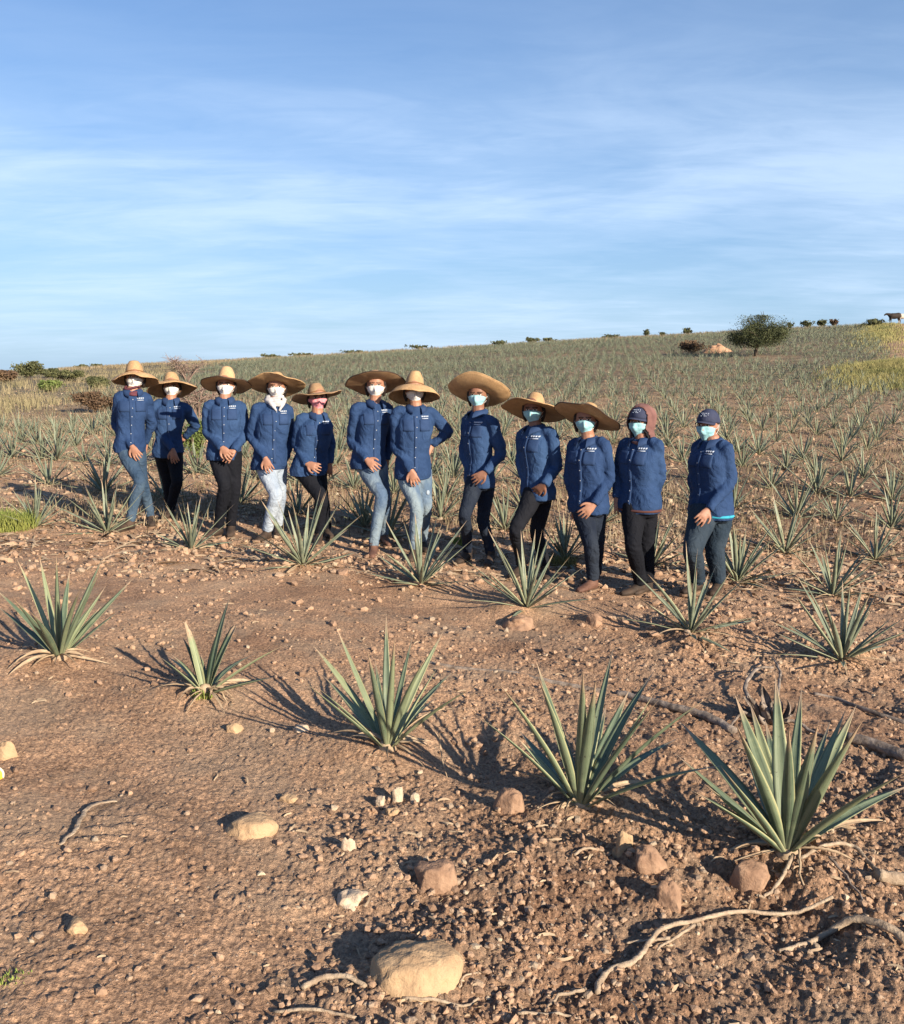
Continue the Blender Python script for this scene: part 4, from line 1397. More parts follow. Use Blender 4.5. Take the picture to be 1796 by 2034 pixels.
    if sp.get('cap'):
        mb = MB()

        def csh(x, y, z):
            return x, y, max(z, -.05)
        ellipsoid(mb, hc + hu * .030 - hf * .004, hl * .090, hf * .106, hu * .106, 28, 16, csh)
        cp = obj("cap", mb.mesh("cap"), M['cap'], P)
        vs = []; q = []; nA = 16
        for i in range(nA + 1):
            a = R(-68 + 136 * i / nA)
            i0 = hc + hu * .034 + hl * math.sin(a) * .086 + hf * (math.cos(a) * .102 - .004)
            ex = .070 * math.cos(a * 1.25) ** .6 if abs(a) < R(70) else 0
            i1 = i0 + hf * ex - hu * (.012 + .018 * math.sin(a) ** 2)
            vs += [i0, i1, i1 - hu * .004, i0 - hu * .005]
        for i in range(nA):
            for j in range(4): q.append((i * 4 + j, i * 4 + (j + 1) % 4, (i + 1) * 4 + (j + 1) % 4, (i + 1) * 4 + j))
        mb = MB(); mb.add(vs, q); obj("visor", mb.mesh("visor"), M['cap'], cp)
        mb = MB()
        for i in range(5):
            x_ = (i - 2) * .0135
            for dz, hh in ((.010, .0045), (-.002, .0035), (-.011, .004)):
                if (i + int(dz * 100)) % 3 == 0 and dz < .01: continue
                p = hc + hu * (.085 + dz) + hl * x_
                yy = math.sqrt(max(0, 1 - (x_ / .090) ** 2 - ((.055 + dz) / .106) ** 2)) * .106
                p = p + hf * (yy - .004)
                ellipsoid(mb, p, hl * .0052, hf * .003, hu * hh, 6, 4)
        obj("cap_lettering", mb.mesh("cap_lettering"), M['logo'], cp)
    if sp.get('hood'):
        for nm, sc, mt in (("hood_lining", 0.90, 'hood_black'), ("hood", 1.0, 'hood_pink')):
            mb = MB(); cc = hc - hf * .025 + hu * .012
            ellipsoid(mb, cc, hl * .116 * sc, hf * .136 * sc, hu * .140 * sc, 24, 16)
            tube(mb, [cc, cc - hu * .09 - hf * .01, neck + up * .015 - fw * .01, neck - up * .03 - fw * .01], [.106 * sc, .100 * sc, .100 * sc, .105 * sc], 18, 3)
            hm = remesh(mb, nm, .0095, 3)
            co_ = get_co(hm).astype(float); no_ = get_no(hm).astype(float)
            of_ = np.array([.010 * mnoise.noise(Vector((c[0] * 16, c[1] * 16, c[2] * 9))) for c in co_])
            co_ = co_ + no_ * of_[:, None]
            rel = co_ - hc; fz = rel @ hf; uz = rel @ hu; lx = rel @ hl
            rim_ = .060 if nm == "hood" else .068
            drop_ = (fz > rim_ + .02 * (lx / .1) ** 2 * 0) & (uz > -.155)
            fc = [tuple(p.vertices) for p in hm.polygons]
            fc = [f for f in fc if not any(drop_[i] for i in f)]
            m2_ = bpy.data.meshes.new(nm); m2_.from_pydata([tuple(c) for c in co_.tolist()], [], fc); m2_.update()
            m2_.polygons.foreach_set("use_smooth", np.full(len(m2_.polygons), True))
            ho = obj(nm, m2_, M[mt], P)
            sd_ = ho.modifiers.new("thickness", 'SOLIDIFY'); sd_.thickness = .006; sd_.offset = -1
    if 'scarf' in sp:      # hoodie or cloth bunched round the neck under the collar
        mb = MB(); rr2 = random.Random(sp['seed'])
        for lv, (rad, th_) in enumerate((((.070, .020), (.084, .022), (.078, .018)) if sp['scarf'] == 'hood_white' else ((.066, .013), (.074, .014), (.080, .012)))):
            pts = [neck + up * ((.050 if sp['scarf'] == 'hood_white' else .034) - .022 * lv) + (fw * math.cos(a) + lat * math.sin(a)) * (rad + .008 * math.sin(3 * a + lv)) + up * (.012 * math.sin(a * 2 + lv) - .035 * math.cos(a) * (lv > 0)) for a in np.linspace(0, 2 * math.pi, 25)]
            tube(mb, pts, [th_] * 25, 8)
        if sp['scarf'] == 'hood_white':
            for q_ in (-1, 1):
                tube(mb, [neck + lat * q_ * .085 + up * .03, neck + lat * q_ * .055 + fw * .085 - up * .01, neck + lat * q_ * .012 + fw * .115 - up * .075], [.026, .022, .010], 8, 3)
        obj("hoodie_collar", remesh(mb, "hoodie_collar", .008, 2), M[sp['scarf']], P)
    if sp.get('hem'):
        mb = MB(); an = np.linspace(0, 2 * math.pi, 33)
        hz = hip - (neck - hip) * .10
        tube(mb, [hz + lat * math.cos(a) * .172 * w + fw * math.sin(a) * .135 * w for a in an], [.012] * 33, 8, 1, ref=(0, 0, 1))
        obj("undershirt_hem", mb.mesh("undershirt_hem"), M[sp['hem']], P)
    print(sp['label'][:40], "Y %.2f" % Y0, "stand %.2f" % (hd[2] + .11 - min(fta[2], ftb[2])),
          "thigh %.2f %.2f shin %.2f %.2f" % (np.linalg.norm(hpa - ka), np.linalg.norm(hpb - kb), np.linalg.norm(ka - ana), np.linalg.norm(kb - anb)),
          "uarm %.2f %.2f farm %.2f %.2f" % (np.linalg.norm(sa - ea), np.linalg.norm(sb - eb), np.linalg.norm(ea - wa), np.linalg.norm(eb - wb)))
    return P


# a = limb on the viewer's left, b = limb on the viewer's right; pixel x, pixel y, metres away from the body's distance
PEOPLE = [
 dict(seed=1, label="leftmost person in blue jeans, maroon collar, white mask and bell-shaped straw hat", yaw=22, hyaw=12, hip=(258, 882), neck=(264, 780), eye=(266, 749),
      sh_a=(237, 790, .03), sh_b=(291, 791, -.02), el_a=(231, 842, .06), wr_a=(262, 886, -.14), ha_a=(272, 903, -.16), el_b=(300, 842, .16), wr_b=(290, 880, .20), ha_b=(284, 894, .20),
      hp_a=(247, 892, -.02), hp_b=(272, 893, .03), kn_a=(278, 955, -.20), kn_b=(283, 958, .12), an_a=(269, 1030), an_b=(285, 1036), foot_a=(263, 1056), foot_b=(289, 1044), fy_a=-20, fy_b=20,
      pants='blue', scarf='maroon', hat=dict(r=.215, tilt=12, roll=-2, mat='straw', h=.145, curl=-.055, wide=.02), w=.95),
 dict(seed=2, label="person with white cloth mask and drooping straw hat, one arm behind the back, black trousers", yaw=14, hyaw=8, hip=(334, 893), neck=(340, 797), eye=(339, 767),
      sh_a=(311, 803, .0), sh_b=(370, 812, .04), el_a=(318, 857, -.04), wr_a=(343, 893, -.20), ha_a=(346, 908, -.21), el_b=(389, 845, .14), wr_b=(369, 868, .20), ha_b=(352, 872, .20),
      hp_a=(322, 900, -.0), hp_b=(347, 900, .0), kn_a=(334, 958, .06), kn_b=(352, 958, -.14), an_a=(330, 1012), an_b=(341, 1016), foot_a=(330, 1024), foot_b=(339, 1030), fy_a=10, fy_b=-10,
      pants='black', hat=dict(r=.245, tilt=14, roll=-3, mat='straw', h=.135, curl=-.05, wide=.05, strings=True), w=.96),
 dict(seed=3, label="person with hands clasped low, tall-crowned pale straw hat and black trousers", yaw=12, hyaw=2, hip=(445, 897), neck=(447, 796), eye=(446, 764),
      sh_a=(414, 806, .0), sh_b=(480, 808, .02), el_a=(412, 858, -.02), wr_a=(440, 888, -.20), ha_a=(453, 902, -.22), el_b=(486, 862, .04), wr_b=(465, 895, -.15), ha_b=(453, 908, -.19),
      hp_a=(432, 902, 0), hp_b=(462, 902, 0), kn_a=(446, 966, -.12), kn_b=(466, 966, .0), an_a=(434, 1042), an_b=(454, 1048), foot_a=(432, 1066), foot_b=(458, 1064), fy_a=-25, fy_b=10,
      pants='black', hat=dict(r=.232, tilt=17, roll=1, mat='straw_light', h=.165, curl=-.01, wide=.05, rim=True), w=1.0),
 dict(seed=4, label="person in light washed jeans with white hood at the neck and white mask", yaw=20, hyaw=10, hip=(535, 914), neck=(548, 803), eye=(549, 768),
      sh_a=(510, 812, .0), sh_b=(572, 814, .03), el_a=(500, 868, -.02), wr_a=(527, 910, -.20), ha_a=(533, 926, -.22), el_b=(577, 872, .08), wr_b=(566, 912, .04), ha_b=(562, 926, .04),
      hp_a=(525, 922, 0), hp_b=(551, 922, .04), kn_a=(548, 984, -.20), kn_b=(556, 980, .08), an_a=(534, 1054), an_b=(545, 1054), foot_a=(532, 1074), foot_b=(548, 1062), fy_a=-20, fy_b=10,
      pants='light', scarf='hood_white', skin='skin', hat=dict(r=.262, tilt=19, roll=4, mat='straw', h=.125, curl=.01, wide=.06), w=1.0),
 dict(seed=5, label="short person wearing a pink bandana over the face, straw hat and black trousers", yaw=24, hyaw=18, hip=(614, 928), neck=(631, 826), eye=(633, 790),
      sh_a=(598, 832, .0), sh_b=(646, 836, .05), el_a=(589, 884, -.02), wr_a=(610, 921, -.18), ha_a=(623, 926, -.20), el_b=(656, 884, .10), wr_b=(655, 920, .08), ha_b=(653, 934, .08),
      hp_a=(606, 936, 0), hp_b=(628, 936, .03), kn_a=(638, 990, -.18), kn_b=(640, 990, .08), an_a=(636, 1056), an_b=(644, 1052), foot_a=(636, 1078), foot_b=(646, 1068), fy_a=0, fy_b=20,
      pants='black', mask='pink', hat=dict(r=.232, tilt=12, roll=-6, mat='straw_brown', h=.125, curl=.0, sag=.02, wide=.05), w=1.0),
 dict(seed=6, label="tall person with wide dark-edged straw hat, right hand on thigh, mid-blue faded jeans", yaw=22, hyaw=4, hip=(732, 913), neck=(746, 802), eye=(746, 765),
      sh_a=(707, 812, .0), sh_b=(770, 812, .03), el_a=(699, 876, -.0), wr_a=(728, 912, -.18), ha_a=(741, 924, -.20), el_b=(776, 872, .12), wr_b=(768, 912, .08), ha_b=(764, 926, .08),
      hp_a=(723, 922, 0), hp_b=(750, 924, .04), kn_a=(758, 986, -.22), kn_b=(764, 984, .06), an_a=(744, 1072), an_b=(757, 1066), foot_a=(748, 1106), foot_b=(762, 1082), fy_a=0, fy_b=20,
      pants='faded', boot='boot_brown', hat=dict(r=.262, tilt=20, roll=-3, mat='straw_brown', h=.12, curl=.012, wide=.06, rim=True), w=.98),
 dict(seed=7, label="person with one hand on the hip, elbow out, pale blue jeans and bell-shaped straw hat", yaw=10, hyaw=8, hip=(820, 932), neck=(826, 812), eye=(825, 775),
      sh_a=(787, 820, .0), sh_b=(856, 820, .03), el_a=(787, 886, -.0), wr_a=(817, 934, -.18), ha_a=(823, 952, -.19), el_b=(890, 858, .06), wr_b=(859, 882, .06), ha_b=(848, 896, .02),
      hp_a=(805, 940, 0), hp_b=(838, 940, .02), kn_a=(828, 1006, -.18), kn_b=(845, 1004, .02), an_a=(824, 1084), an_b=(836, 1080), foot_a=(824, 1112), foot_b=(842, 1096), fy_a=-10, fy_b=15,
      pants='faded', rip=(850, 980, -.1), hair=True, hat=dict(r=.228, tilt=14, roll=4, mat='straw', h=.16, curl=-.075, wide=.02), w=1.0),
 dict(seed=8, label="slim person with very large upturned hat and pale blue mask, knee bent, hand in pocket", yaw=-50, hyaw=-14, hip=(953, 948), neck=(950, 822), eye=(946, 784),
      sh_a=(928, 836, -.04), sh_b=(978, 838, .06), el_a=(924, 898, .10), wr_a=(934, 938, -.02), ha_a=(942, 952, -.03), el_b=(995, 900, -.10), wr_b=(965, 938, -.20), ha_b=(951, 947, -.20),
      hp_a=(943, 958, -.03), hp_b=(967, 958, .05), kn_a=(924, 1024, -.22), kn_b=(960, 1034, .04), an_a=(930, 1096), an_b=(974, 1104), foot_a=(928, 1118), foot_b=(976, 1122), fy_a=-30, fy_b=-10,
      pants='navy', mask='mask_blue', skin='skin_dark', hat=dict(lift=.016, r=.272, tilt=28, roll=3, mat='straw', h=.105, curl=.045, wide=.03), w=.92),
 dict(seed=9, label="person in slim black trousers leaning back, both hands in pockets, floppy straw hat, blue mask", yaw=-52, hyaw=-18, hip=(1069, 972), neck=(1063, 852), eye=(1056, 814),
      sh_a=(1038, 864, -.05), sh_b=(1096, 862, .06), el_a=(1036, 922, .10), wr_a=(1046, 962, .0), ha_a=(1054, 974, .0), el_b=(1106, 926, -.10), wr_b=(1082, 962, -.20), ha_b=(1068, 974, -.16),
      hp_a=(1060, 982, -.03), hp_b=(1080, 982, .05), kn_a=(1024, 1054, -.20), kn_b=(1066, 1058, .04), an_a=(1038, 1128), an_b=(1082, 1132), foot_a=(1036, 1148), foot_b=(1088, 1150), fy_a=-35, fy_b=0,
      pants='black', mask='mask_blue', skin='skin_dark', hat=dict(r=.266, tilt=18, roll=5, mat='straw', h=.13, curl=-.02, wide=.07), w=.95),
 dict(seed=10, label="person in dark jeans and long untucked shirt, tilted brown hat, pale mask, reddish boots", yaw=-38, hyaw=-14, hip=(1168, 998), neck=(1168, 876), eye=(1162, 834),
      sh_a=(1140, 882, -.03), sh_b=(1200, 882, .04), el_a=(1132, 948, .10), wr_a=(1140, 998, .04), ha_a=(1144, 1014, .02), el_b=(1210, 952, -.08), wr_b=(1180, 1002, -.20), ha_b=(1168, 1013, -.21),
      hp_a=(1157, 1008, 0), hp_b=(1182, 1006, .03), kn_a=(1174, 1082, -.14), kn_b=(1186, 1080, .04), an_a=(1178, 1150), an_b=(1186, 1150), foot_a=(1174, 1176), foot_b=(1190, 1166), fy_a=-45, fy_b=-20,
      pants='navy', mask='mask_blue', boot='boot_brown', hat=dict(r=.262, tilt=19, roll=16, mat='straw', h=.125, curl=.01, wide=.07, rim=True), w=.98),
 dict(seed=11, label="person in navy cap under a dusty pink hood, pale blue mask and black trousers", yaw=-48, hyaw=-38, hip=(1270, 998), neck=(1275, 876), eye=(1264, 838),
      sh_a=(1240, 884, -.05), sh_b=(1304, 882, .06), el_a=(1228, 946, .10), wr_a=(1226, 988, .04), ha_a=(1229, 1004, .02), el_b=(1311, 944, -.06), wr_b=(1300, 990, -.02), ha_b=(1293, 1002, .04),
      hp_a=(1258, 1008, -.02), hp_b=(1283, 1006, .04), kn_a=(1258, 1082, -.14), kn_b=(1284, 1084, .06), an_a=(1276, 1156), an_b=(1290, 1162), foot_a=(1268, 1184), foot_b=(1292, 1180), fy_a=-60, fy_b=-45,
      pants='black', mask='mask_blue', cap=True, hood=True, hem='shirt_under', hair=False, w=1.02),
 dict(seed=12, label="rightmost person in navy baseball cap with pale blue mask, turned left, dark teal jeans", yaw=-60, hyaw=-38, hip=(1412, 1008), neck=(1415, 880), eye=(1399, 845),
      sh_a=(1390, 886, -.08), sh_b=(1442, 890, .06), el_a=(1380, 950, .10), wr_a=(1388, 1000, .0), ha_a=(1392, 1012, .02), el_b=(1450, 956, -.12), wr_b=(1407, 1012, -.24), ha_b=(1393, 1030, -.27),
      hp_a=(1398, 1018, -.04), hp_b=(1428, 1018, .05), kn_a=(1376, 1092, -.24), kn_b=(1420, 1094, .02), an_a=(1388, 1158), an_b=(1432, 1160), foot_a=(1386, 1184), foot_b=(1430, 1182), fy_a=-50, fy_b=-30,
      pants='teal', mask='mask_blue', cap=True, hem='cyan', hair=True, w=1.08, leg=1.12, sleeve=1.12),
]
for sp, w_ in zip(PEOPLE, [0.9, 0.94, 1.0, 1.04, 1.06, 0.94, 1.0, 0.88, 0.93, 1.0, 1.08, 1.12]):
    sp['w'] = w_
    person(sp)

# ------------------------------------------------------------------ rocks
def rock(px, py, wpx, hpx, m_, label, seed, flat=1.0, name="rock", depth=.8, sharp=.35):
    g = ground_hit(px, py)
    sc = F_PX / math.hypot(g.y, g.z)
    a = wpx / 2 / sc * 1.2; h = hpx / sc * 1.12
    bmv = []; bmq = []
    n, m2 = 44, 30
    rk = random.Random(seed * 13)
    cuts = []
    for i in range(9):
        cn = Vector((rk.gauss(0, 1), rk.gauss(0, 1), rk.gauss(0, .8))).normalized(); cuts.append((cn, rk.uniform(.62, .88)))
    for i in range(m2 + 1):
        ph = math.pi * i / m2 - math.pi / 2
        for j in range(n):
            t = 2 * math.pi * j / n
            d = Vector((math.cos(ph) * math.cos(t), math.cos(ph) * math.sin(t), math.sin(ph)))
            f = 1 + sharp * mnoise.noise(d * 1.3 + Vector((seed, 0, 0))) + .14 * mnoise.noise(d * 3.5 + Vector((0, seed, 0))) + .07 * mnoise.noise(d * 8 + Vector((0, 0, seed))) + .035 * mnoise.noise(d * 19)
            c = mnoise.cell(d * 1.6 + Vector((seed, seed, 0))) * .06
            p = d * (f + c * .4)
            for cn, cd_ in cuts:
                e_ = p.dot(cn) - cd_
                if e_ > 0: p = p - cn * e_ * (.88 if sharp > .3 else .5)
            if p.z < -.5: p.z = -.5 + (p.z + .5) * .3
            if p.z > .62: p.z = .62 + (p.z - .62) * (.35 if sharp < .5 else .6)
            bmv.append((p.x * a, p.y * a * depth, p.z * h * .75))
    for i in range(m2):
        for j in range(n):
            bmq.append((i * n + j, i * n + (j + 1) % n, (i + 1) * n + (j + 1) % n, (i + 1) * n + j))
    mb = MB(); mb.add(bmv, bmq)
    z = H1(g.x, g.y)
    o = obj(name, mb.mesh(name), M[m_], None, (g.x, g.y + a * depth * .6, z + h * .06))
    o.rotation_euler = (0, 0, (seed * 1.7) % .6 - .3)
    return tag(o, label, "rock", "loose rocks and clods")


rock(820, 1985, 165, 92, 'rock_tan', "largest yellow-tan rock at the bottom centre with a long shadow", 1, depth=.62, sharp=.22)
rock(496, 1668, 80, 50, 'rock_tan', "smooth tan dome-shaped rock left of the centre foreground", 2, sharp=.2)
rock(872, 1768, 72, 58, 'rock_red', "pinkish squarish rock in the middle of the foreground gravel", 3)
rock(1014, 1618, 56, 58, 'rock_red', "reddish upright stone in front of the wide-spreading agave", 4, depth=.7)
rock(690, 1806, 58, 30, 'rock_pale', "flat pale stone chip above the largest rock", 5, sharp=.6)
rock(1494, 1782, 76, 84, 'rock_red', "blocky orange clod under the broad-leaved agave", 6, depth=.8, sharp=.45)
rock(1296, 1735, 50, 54, 'rock_red', "crumbly orange clod in the lower right rubble", 27, sharp=.6)
rock(1330, 1812, 52, 58, 'rock_red', "crumbly red clod just above the long bent branch", 8, sharp=.6)
rock(1240, 1700, 34, 60, 'rock_tan', "narrow upright clod left of the crumbly orange clod", 9, sharp=.6, depth=.6)
rock(464, 1456, 28, 24, 'rock_tan', "small tan stone below the stunted agave", 10)
rock(8, 1508, 40, 44, 'rock_tan', "tan stone cut by the left picture edge", 11)
rock(690, 1700, 30, 42, 'rock_pale', "small upright pale clod left of the pinkish rock", 12, depth=.5, sharp=.6)
rock(597, 1455, 26, 18, 'rock_pale', "small round pale stone beside the spiky dark agave", 13)
rock(1030, 1250, 60, 30, 'rock_red', "big earth clod under the sprawling second-row agave", 14, sharp=.5)
rock(1182, 1245, 28, 32, 'rock_red', "lone clod in front of the person with reddish boots", 15, sharp=.5)
rock(575, 1600, 34, 26, 'rock_tan', "yellowish stone at the left end of the pebble patch", 16)
rock(756, 1598, 16, 22, 'rock_pale', "pale pebble in the pebble patch, left of the tallest pebble", 17)
rock(790, 1590, 18, 34, 'rock_pale', "tallest pale pebble of the pebble patch", 18)
rock(822, 1596, 18, 26, 'rock_pale', "pale pebble right of the tallest pebble", 19)
rock(780, 1622, 24, 20, 'rock_tan', "small yellow stone below the pebble patch", 20)
rock(150, 1300 + 552, 34, 26, 'rock_tan', "small orange clod in the lower left soil", 21)
rock(440, 1088, 26, 15, 'rock_red', "earth clod beside the boots of the third person", 22, sharp=.5)
rock(680, 1142, 24, 15, 'rock_red', "reddish clod left of the sixth person's boot", 23, sharp=.5)
rock(1330, 1000, 16, 14, 'rock_pale', "pale stone behind the hooded person", 24)

# loose stones and grit: uncountable
def ico():
    t = (1 + 5 ** .5) / 2
    v = np.array([(-1, t, 0), (1, t, 0), (-1, -t, 0), (1, -t, 0), (0, -1, t), (0, 1, t), (0, -1, -t), (0, 1, -t), (t, 0, -1), (t, 0, 1), (-t, 0, -1), (-t, 0, 1)]) / math.sqrt(1 + t * t)
    f = np.array([(0, 11, 5), (0, 5, 1), (0, 1, 7), (0, 7, 10), (0, 10, 11), (1, 5, 9), (5, 11, 4), (11, 10, 2), (10, 7, 6), (7, 1, 8), (3, 9, 4), (3, 4, 2), (3, 2, 6), (3, 6, 8), (3, 8, 9), (4, 9, 5), (2, 4, 11), (6, 2, 10), (8, 6, 7), (9, 8, 1)])
    return v, f


def scatter(N, smin, smax, ymin, ymax, seed, patchy=True, power=3.0):
    g = np.random.default_rng(seed)
    y = ymin * (ymax / ymin) ** (g.random(N) ** .9)
    x = (g.random(N) * 2 - 1) * y * .56
    s = smin + (smax - smin) * g.random(N) ** power
    s = s * (.6 + .16 * np.minimum(y, 4.5))
    if patchy:
        k = (fbm(x * 1.1 + 4, y * 1.1, 3, 21) + .45) * (.45 + .75 / (1 + np.exp(-(x * .5 - y * .12 + .25) * 6))) + .5 * np.clip((y - 6.2) / 2.5, 0, 1)
        k = np.where((ymin > 3) & (y < 7.5), k * np.clip((y - 5.2) / 2.3, 0, 1), k)
        keep = g.random(N) < np.clip(k, .05, 1)
        x, y, s = x[keep], y[keep], s[keep]
    return x, y, s, g


def stones(N, smin, smax, ymin, ymax, seed, name, label, mt):
    x, y, s, g = scatter(N, smin, smax, ymin, ymax, seed)
    n = len(x); z = fine_h(x, y)
    v, f = ico()
    jit = 1 + g.uniform(-.3, .3, (n, 12))
    sc = np.stack([s * g.uniform(.7, 1.2, n), s * g.uniform(.7, 1.2, n), s * g.uniform(.6, 1.0, n)], -1)
    a = g.random(n) * 6.28
    P = v[None] * jit[..., None] * sc[:, None, :]
    X = P[..., 0] * np.cos(a)[:, None] - P[..., 1] * np.sin(a)[:, None]; Y = P[..., 0] * np.sin(a)[:, None] + P[..., 1] * np.cos(a)[:, None]
    VV = np.stack([X + x[:, None], Y + y[:, None], P[..., 2] + (z + s * .3)[:, None]], -1).reshape(-1, 3)
    FF = (f[None] + (np.arange(n) * 12)[:, None, None]).reshape(-1, 3)
    me = new_mesh(name, VV, FF, None, False)
    return tag(obj(name, me, mt), label, None, None, "stuff")


stones(32000, .0025, .015, 1.7, 9.5, 11, "gravel", "fine gravel and crumbs of soil strewn over the bare ground", M['stones'])["category"] = "gravel"
stones(34000, .005, .030, 5.2, 50, 12, "stones", "loose stones and clods scattered between the agave rows", M['stones'])["category"] = "stones"


def litter(N, ymin, ymax, seed, lmin, lmax, name, label, mt, lift=.004):
    x, y, s, g = scatter(N, lmin, lmax, ymin, ymax, seed, True, 1.5)
    n = len(x); z = fine_h(x, y); K = 5
    a = g.random(n) * 6.28; w = s * g.uniform(.02, .06, n) + .0008
    t = np.linspace(-.5, .5, K)
    cur = g.uniform(-.35, .35, n)
    V_ = []
    for side in (-1, 1):
        for k in range(K):
            lx = t[k] * s; ly = cur * s * (t[k] ** 2) * 2 + side * w * (1 - (2 * t[k]) ** 2 * .7)
            hz = s * g.uniform(0, .12, n) * (1 - (2 * t[k]) ** 2) + lift + (side > 0) * .004
            V_.append(np.stack([x + lx * np.cos(a) - ly * np.sin(a), y + lx * np.sin(a) + ly * np.cos(a), z + hz], -1))
    V_ = np.stack(V_, 1)
    q = np.array([(k, k + 1, K + k + 1, K + k) for k in range(K - 1)])
    FF = (q[None] + (np.arange(n) * 2 * K)[:, None, None]).reshape(-1, 4)
    return tag(obj(name, new_mesh(name, V_.reshape(-1, 3), FF), mt), label, None, None, "stuff")


litter(2600, 1.7, 10, 21, .012, .06, "dry_plant_litter", "dry straw and leaf fragments lying on the soil", M['dry'])["category"] = "plant litter"
litter(16000, 7, 50, 22, .05, .22, "dead_leaf_litter", "dead agave leaf pieces lying between the rows up the field", M['dry'])["category"] = "plant litter"

# ------------------------------------------------------------------ branches, roots, dead leaves
def stick(pts, r0, r1, m_, label, name="branch", lift=.006, seed=0, cat="branch", flat=1.0):
    g0 = ground_hit(*pts[0][:2])
    P_ = []
    for p in pts:
        g = ground_hit(p[0], p[1])
        P_.append(np.array([g.x - g0.x, g.y - g0.y, surf(g.x, g.y) - g0.z + lift + (p[2] if len(p) > 2 else 0)]))
    A = catmull(P_, 6)
    for i in range(len(A)):
        n_ = mnoise.noise(Vector((i * .45, seed, 0))); A[i, 0] += n_ * .008; A[i, 2] += mnoise.noise(Vector((seed, i * .4, 3))) * .006
    rad = [(r0 + (r1 - r0) * i / (len(A) - 1)) * (1 + .25 * mnoise.noise(Vector((i * .8, 5, seed)))) for i in range(len(A))]
    mb = MB(); tube(mb, A, rad, 9, 1, ref=(0.1, .2, 1), flat=flat)
    return mb, g0


def stick_obj(pts, r0, r1, m_, label, **k):
    mb, g0 = stick(pts, r0, r1, m_, label, **k)
    nm = k.get('name', 'branch')
    o = obj(nm, mb.mesh(nm), M[m_], None, g0)
    return tag(o, label, k.get('cat', 'branch'), "dead branches and roots on the soil")


root = None
mb, g0 = stick([(1652, 1817, .02), (1603, 1829, .02), (1549, 1836, .01), (1461, 1833, .02), (1372, 1849, .02), (1312, 1870, .01), (1280, 1902), (1259, 1920), (1206, 1934), (1185, 1976)], .005, .009, 'wood', '')
big_b = obj("branch", mb.mesh("branch"), M['wood'], None, g0)
tag(big_b, "longest pale bent branch lying across the lower right foreground", "branch", "dead branches and roots on the soil")
for pts in ([(1379, 1856, .015), (1337, 1881, .005), (1302, 1905)], [(1330, 1884, .01), (1285, 1882), (1241, 1881)]):
    mb, g1 = stick(pts, .005, .003, 'wood', '', seed=4)
    obj("side_twig", mb.mesh("side_twig"), M['wood'], big_b, g1 - g0)
stick_obj([(1800, 1890, .02), (1755, 1870, .03), (1691, 1856, .02), (1638, 1870), (1603, 1891), (1549, 1895)], .014, .006, 'wood', "half-buried curved root at the right edge below the long branch", seed=2, name="root", cat="root")
stick_obj([(1740, 1768, .02), (1772, 1770, .02), (1830, 1775, .02)], .020, .022, 'wood', "pale split log cut by the lower right edge", seed=3, name="log", cat="log")
stick_obj([(1588, 1725), (1638, 1704, .02), (1691, 1707, .02), (1727, 1736, .01), (1750, 1764)], .006, .008, 'wood', "arched thin root right of the broad-leaved agave", seed=5, name="root", cat="root")
stick_obj([(1578, 1684, .05), (1585, 1728, .03), (1592, 1782)], .006, .003, 'dry', "thin dry stalk hanging straight down from the broad-leaved agave", seed=6, name="dry_stalk", cat="stalk")
stick_obj([(1574, 1725, .02), (1549, 1771, .01), (1521, 1792), (1503, 1798)], .007, .004, 'wood', "short root curving left below the broad-leaved agave", seed=7, name="root", cat="root")
stick_obj([(1645, 1732, .02), (1680, 1760, .01), (1716, 1810)], .005, .003, 'wood_grey', "dark thin twig slanting down right of the broad-leaved agave", seed=8)
stick_obj([(232, 1592), (187, 1603, .01), (164, 1627, .015), (150, 1657, .01), (117, 1682)], .011, .006, 'wood', "curved flat dead leaf on the soil at the left", seed=9, name="dead_leaf", cat="dead leaf", flat=.35)
stick_obj([(545, 2016), (627, 2024), (710, 2036)], .004, .004, 'wood', "thin pale stick at the bottom edge left of the largest rock", seed=10)
stick_obj([(600, 1974), (640, 1962, .01), (690, 1964, .01), (728, 1978)], .008, .006, 'wood', "short tan root arching left of the largest rock", seed=11, name="root", cat="root")
stick_obj([(800, 1999), (860, 2003), (921, 2008), (951, 1993)], .005, .003, 'wood', "thin stick running under the largest rock", seed=12)
stick_obj([(911, 1981), (924, 1961), (951, 1948)], .003, .002, 'wood', "tiny twig right of the largest rock", seed=13)
stick_obj([(1160, 1978), (1111, 1988, .01), (1081, 2021)], .005, .003, 'wood', "curved twig at the bottom right of centre", seed=14)
stick_obj([(1028, 2031), (1108, 2024), (1150, 2028)], .004, .003, 'wood', "stick at the bottom edge, centre right", seed=15)
stick_obj([(1140, 1708), (1165, 1700, .01), (1195, 1698)], .005, .004, 'wood', "short horizontal twig in the rubble under the wide-spreading agave", seed=16)
stick_obj([(1225, 1380), (1260, 1390, .01), (1333, 1413, .01), (1399, 1433, .01), (1459, 1462)], .018, .022, 'wood_grey', "brown fallen stem running from the wide-spreading agave to the right", seed=17, name="fallen_stem", cat="stem")
stick_obj([(850, 1316), (930, 1330, .0), (1010, 1338, .0), (1080, 1352, .0), (1200, 1378)], .014, .018, 'wood_grey', "half-buried stem crossing behind the spiky agave", seed=18, lift=-.004, name="fallen_stem", cat="stem")
stick_obj([(1615, 1380), (1661, 1390), (1713, 1413), (1810, 1440)], .010, .014, 'wood_grey', "dark branch at the right edge below the isolated agave", seed=19)
stick_obj([(1680, 1486, .02), (1734, 1500, .02), (1810, 1526, .02)], .024, .030, 'wood_grey', "thick weathered log at the right edge behind the broad-leaved agave", seed=20, name="log", cat="log")
g0 = ground_hit(1530, 1436); g0.z = H1(g0.x, g0.y)
mb = MB(); rs = random.Random(77)
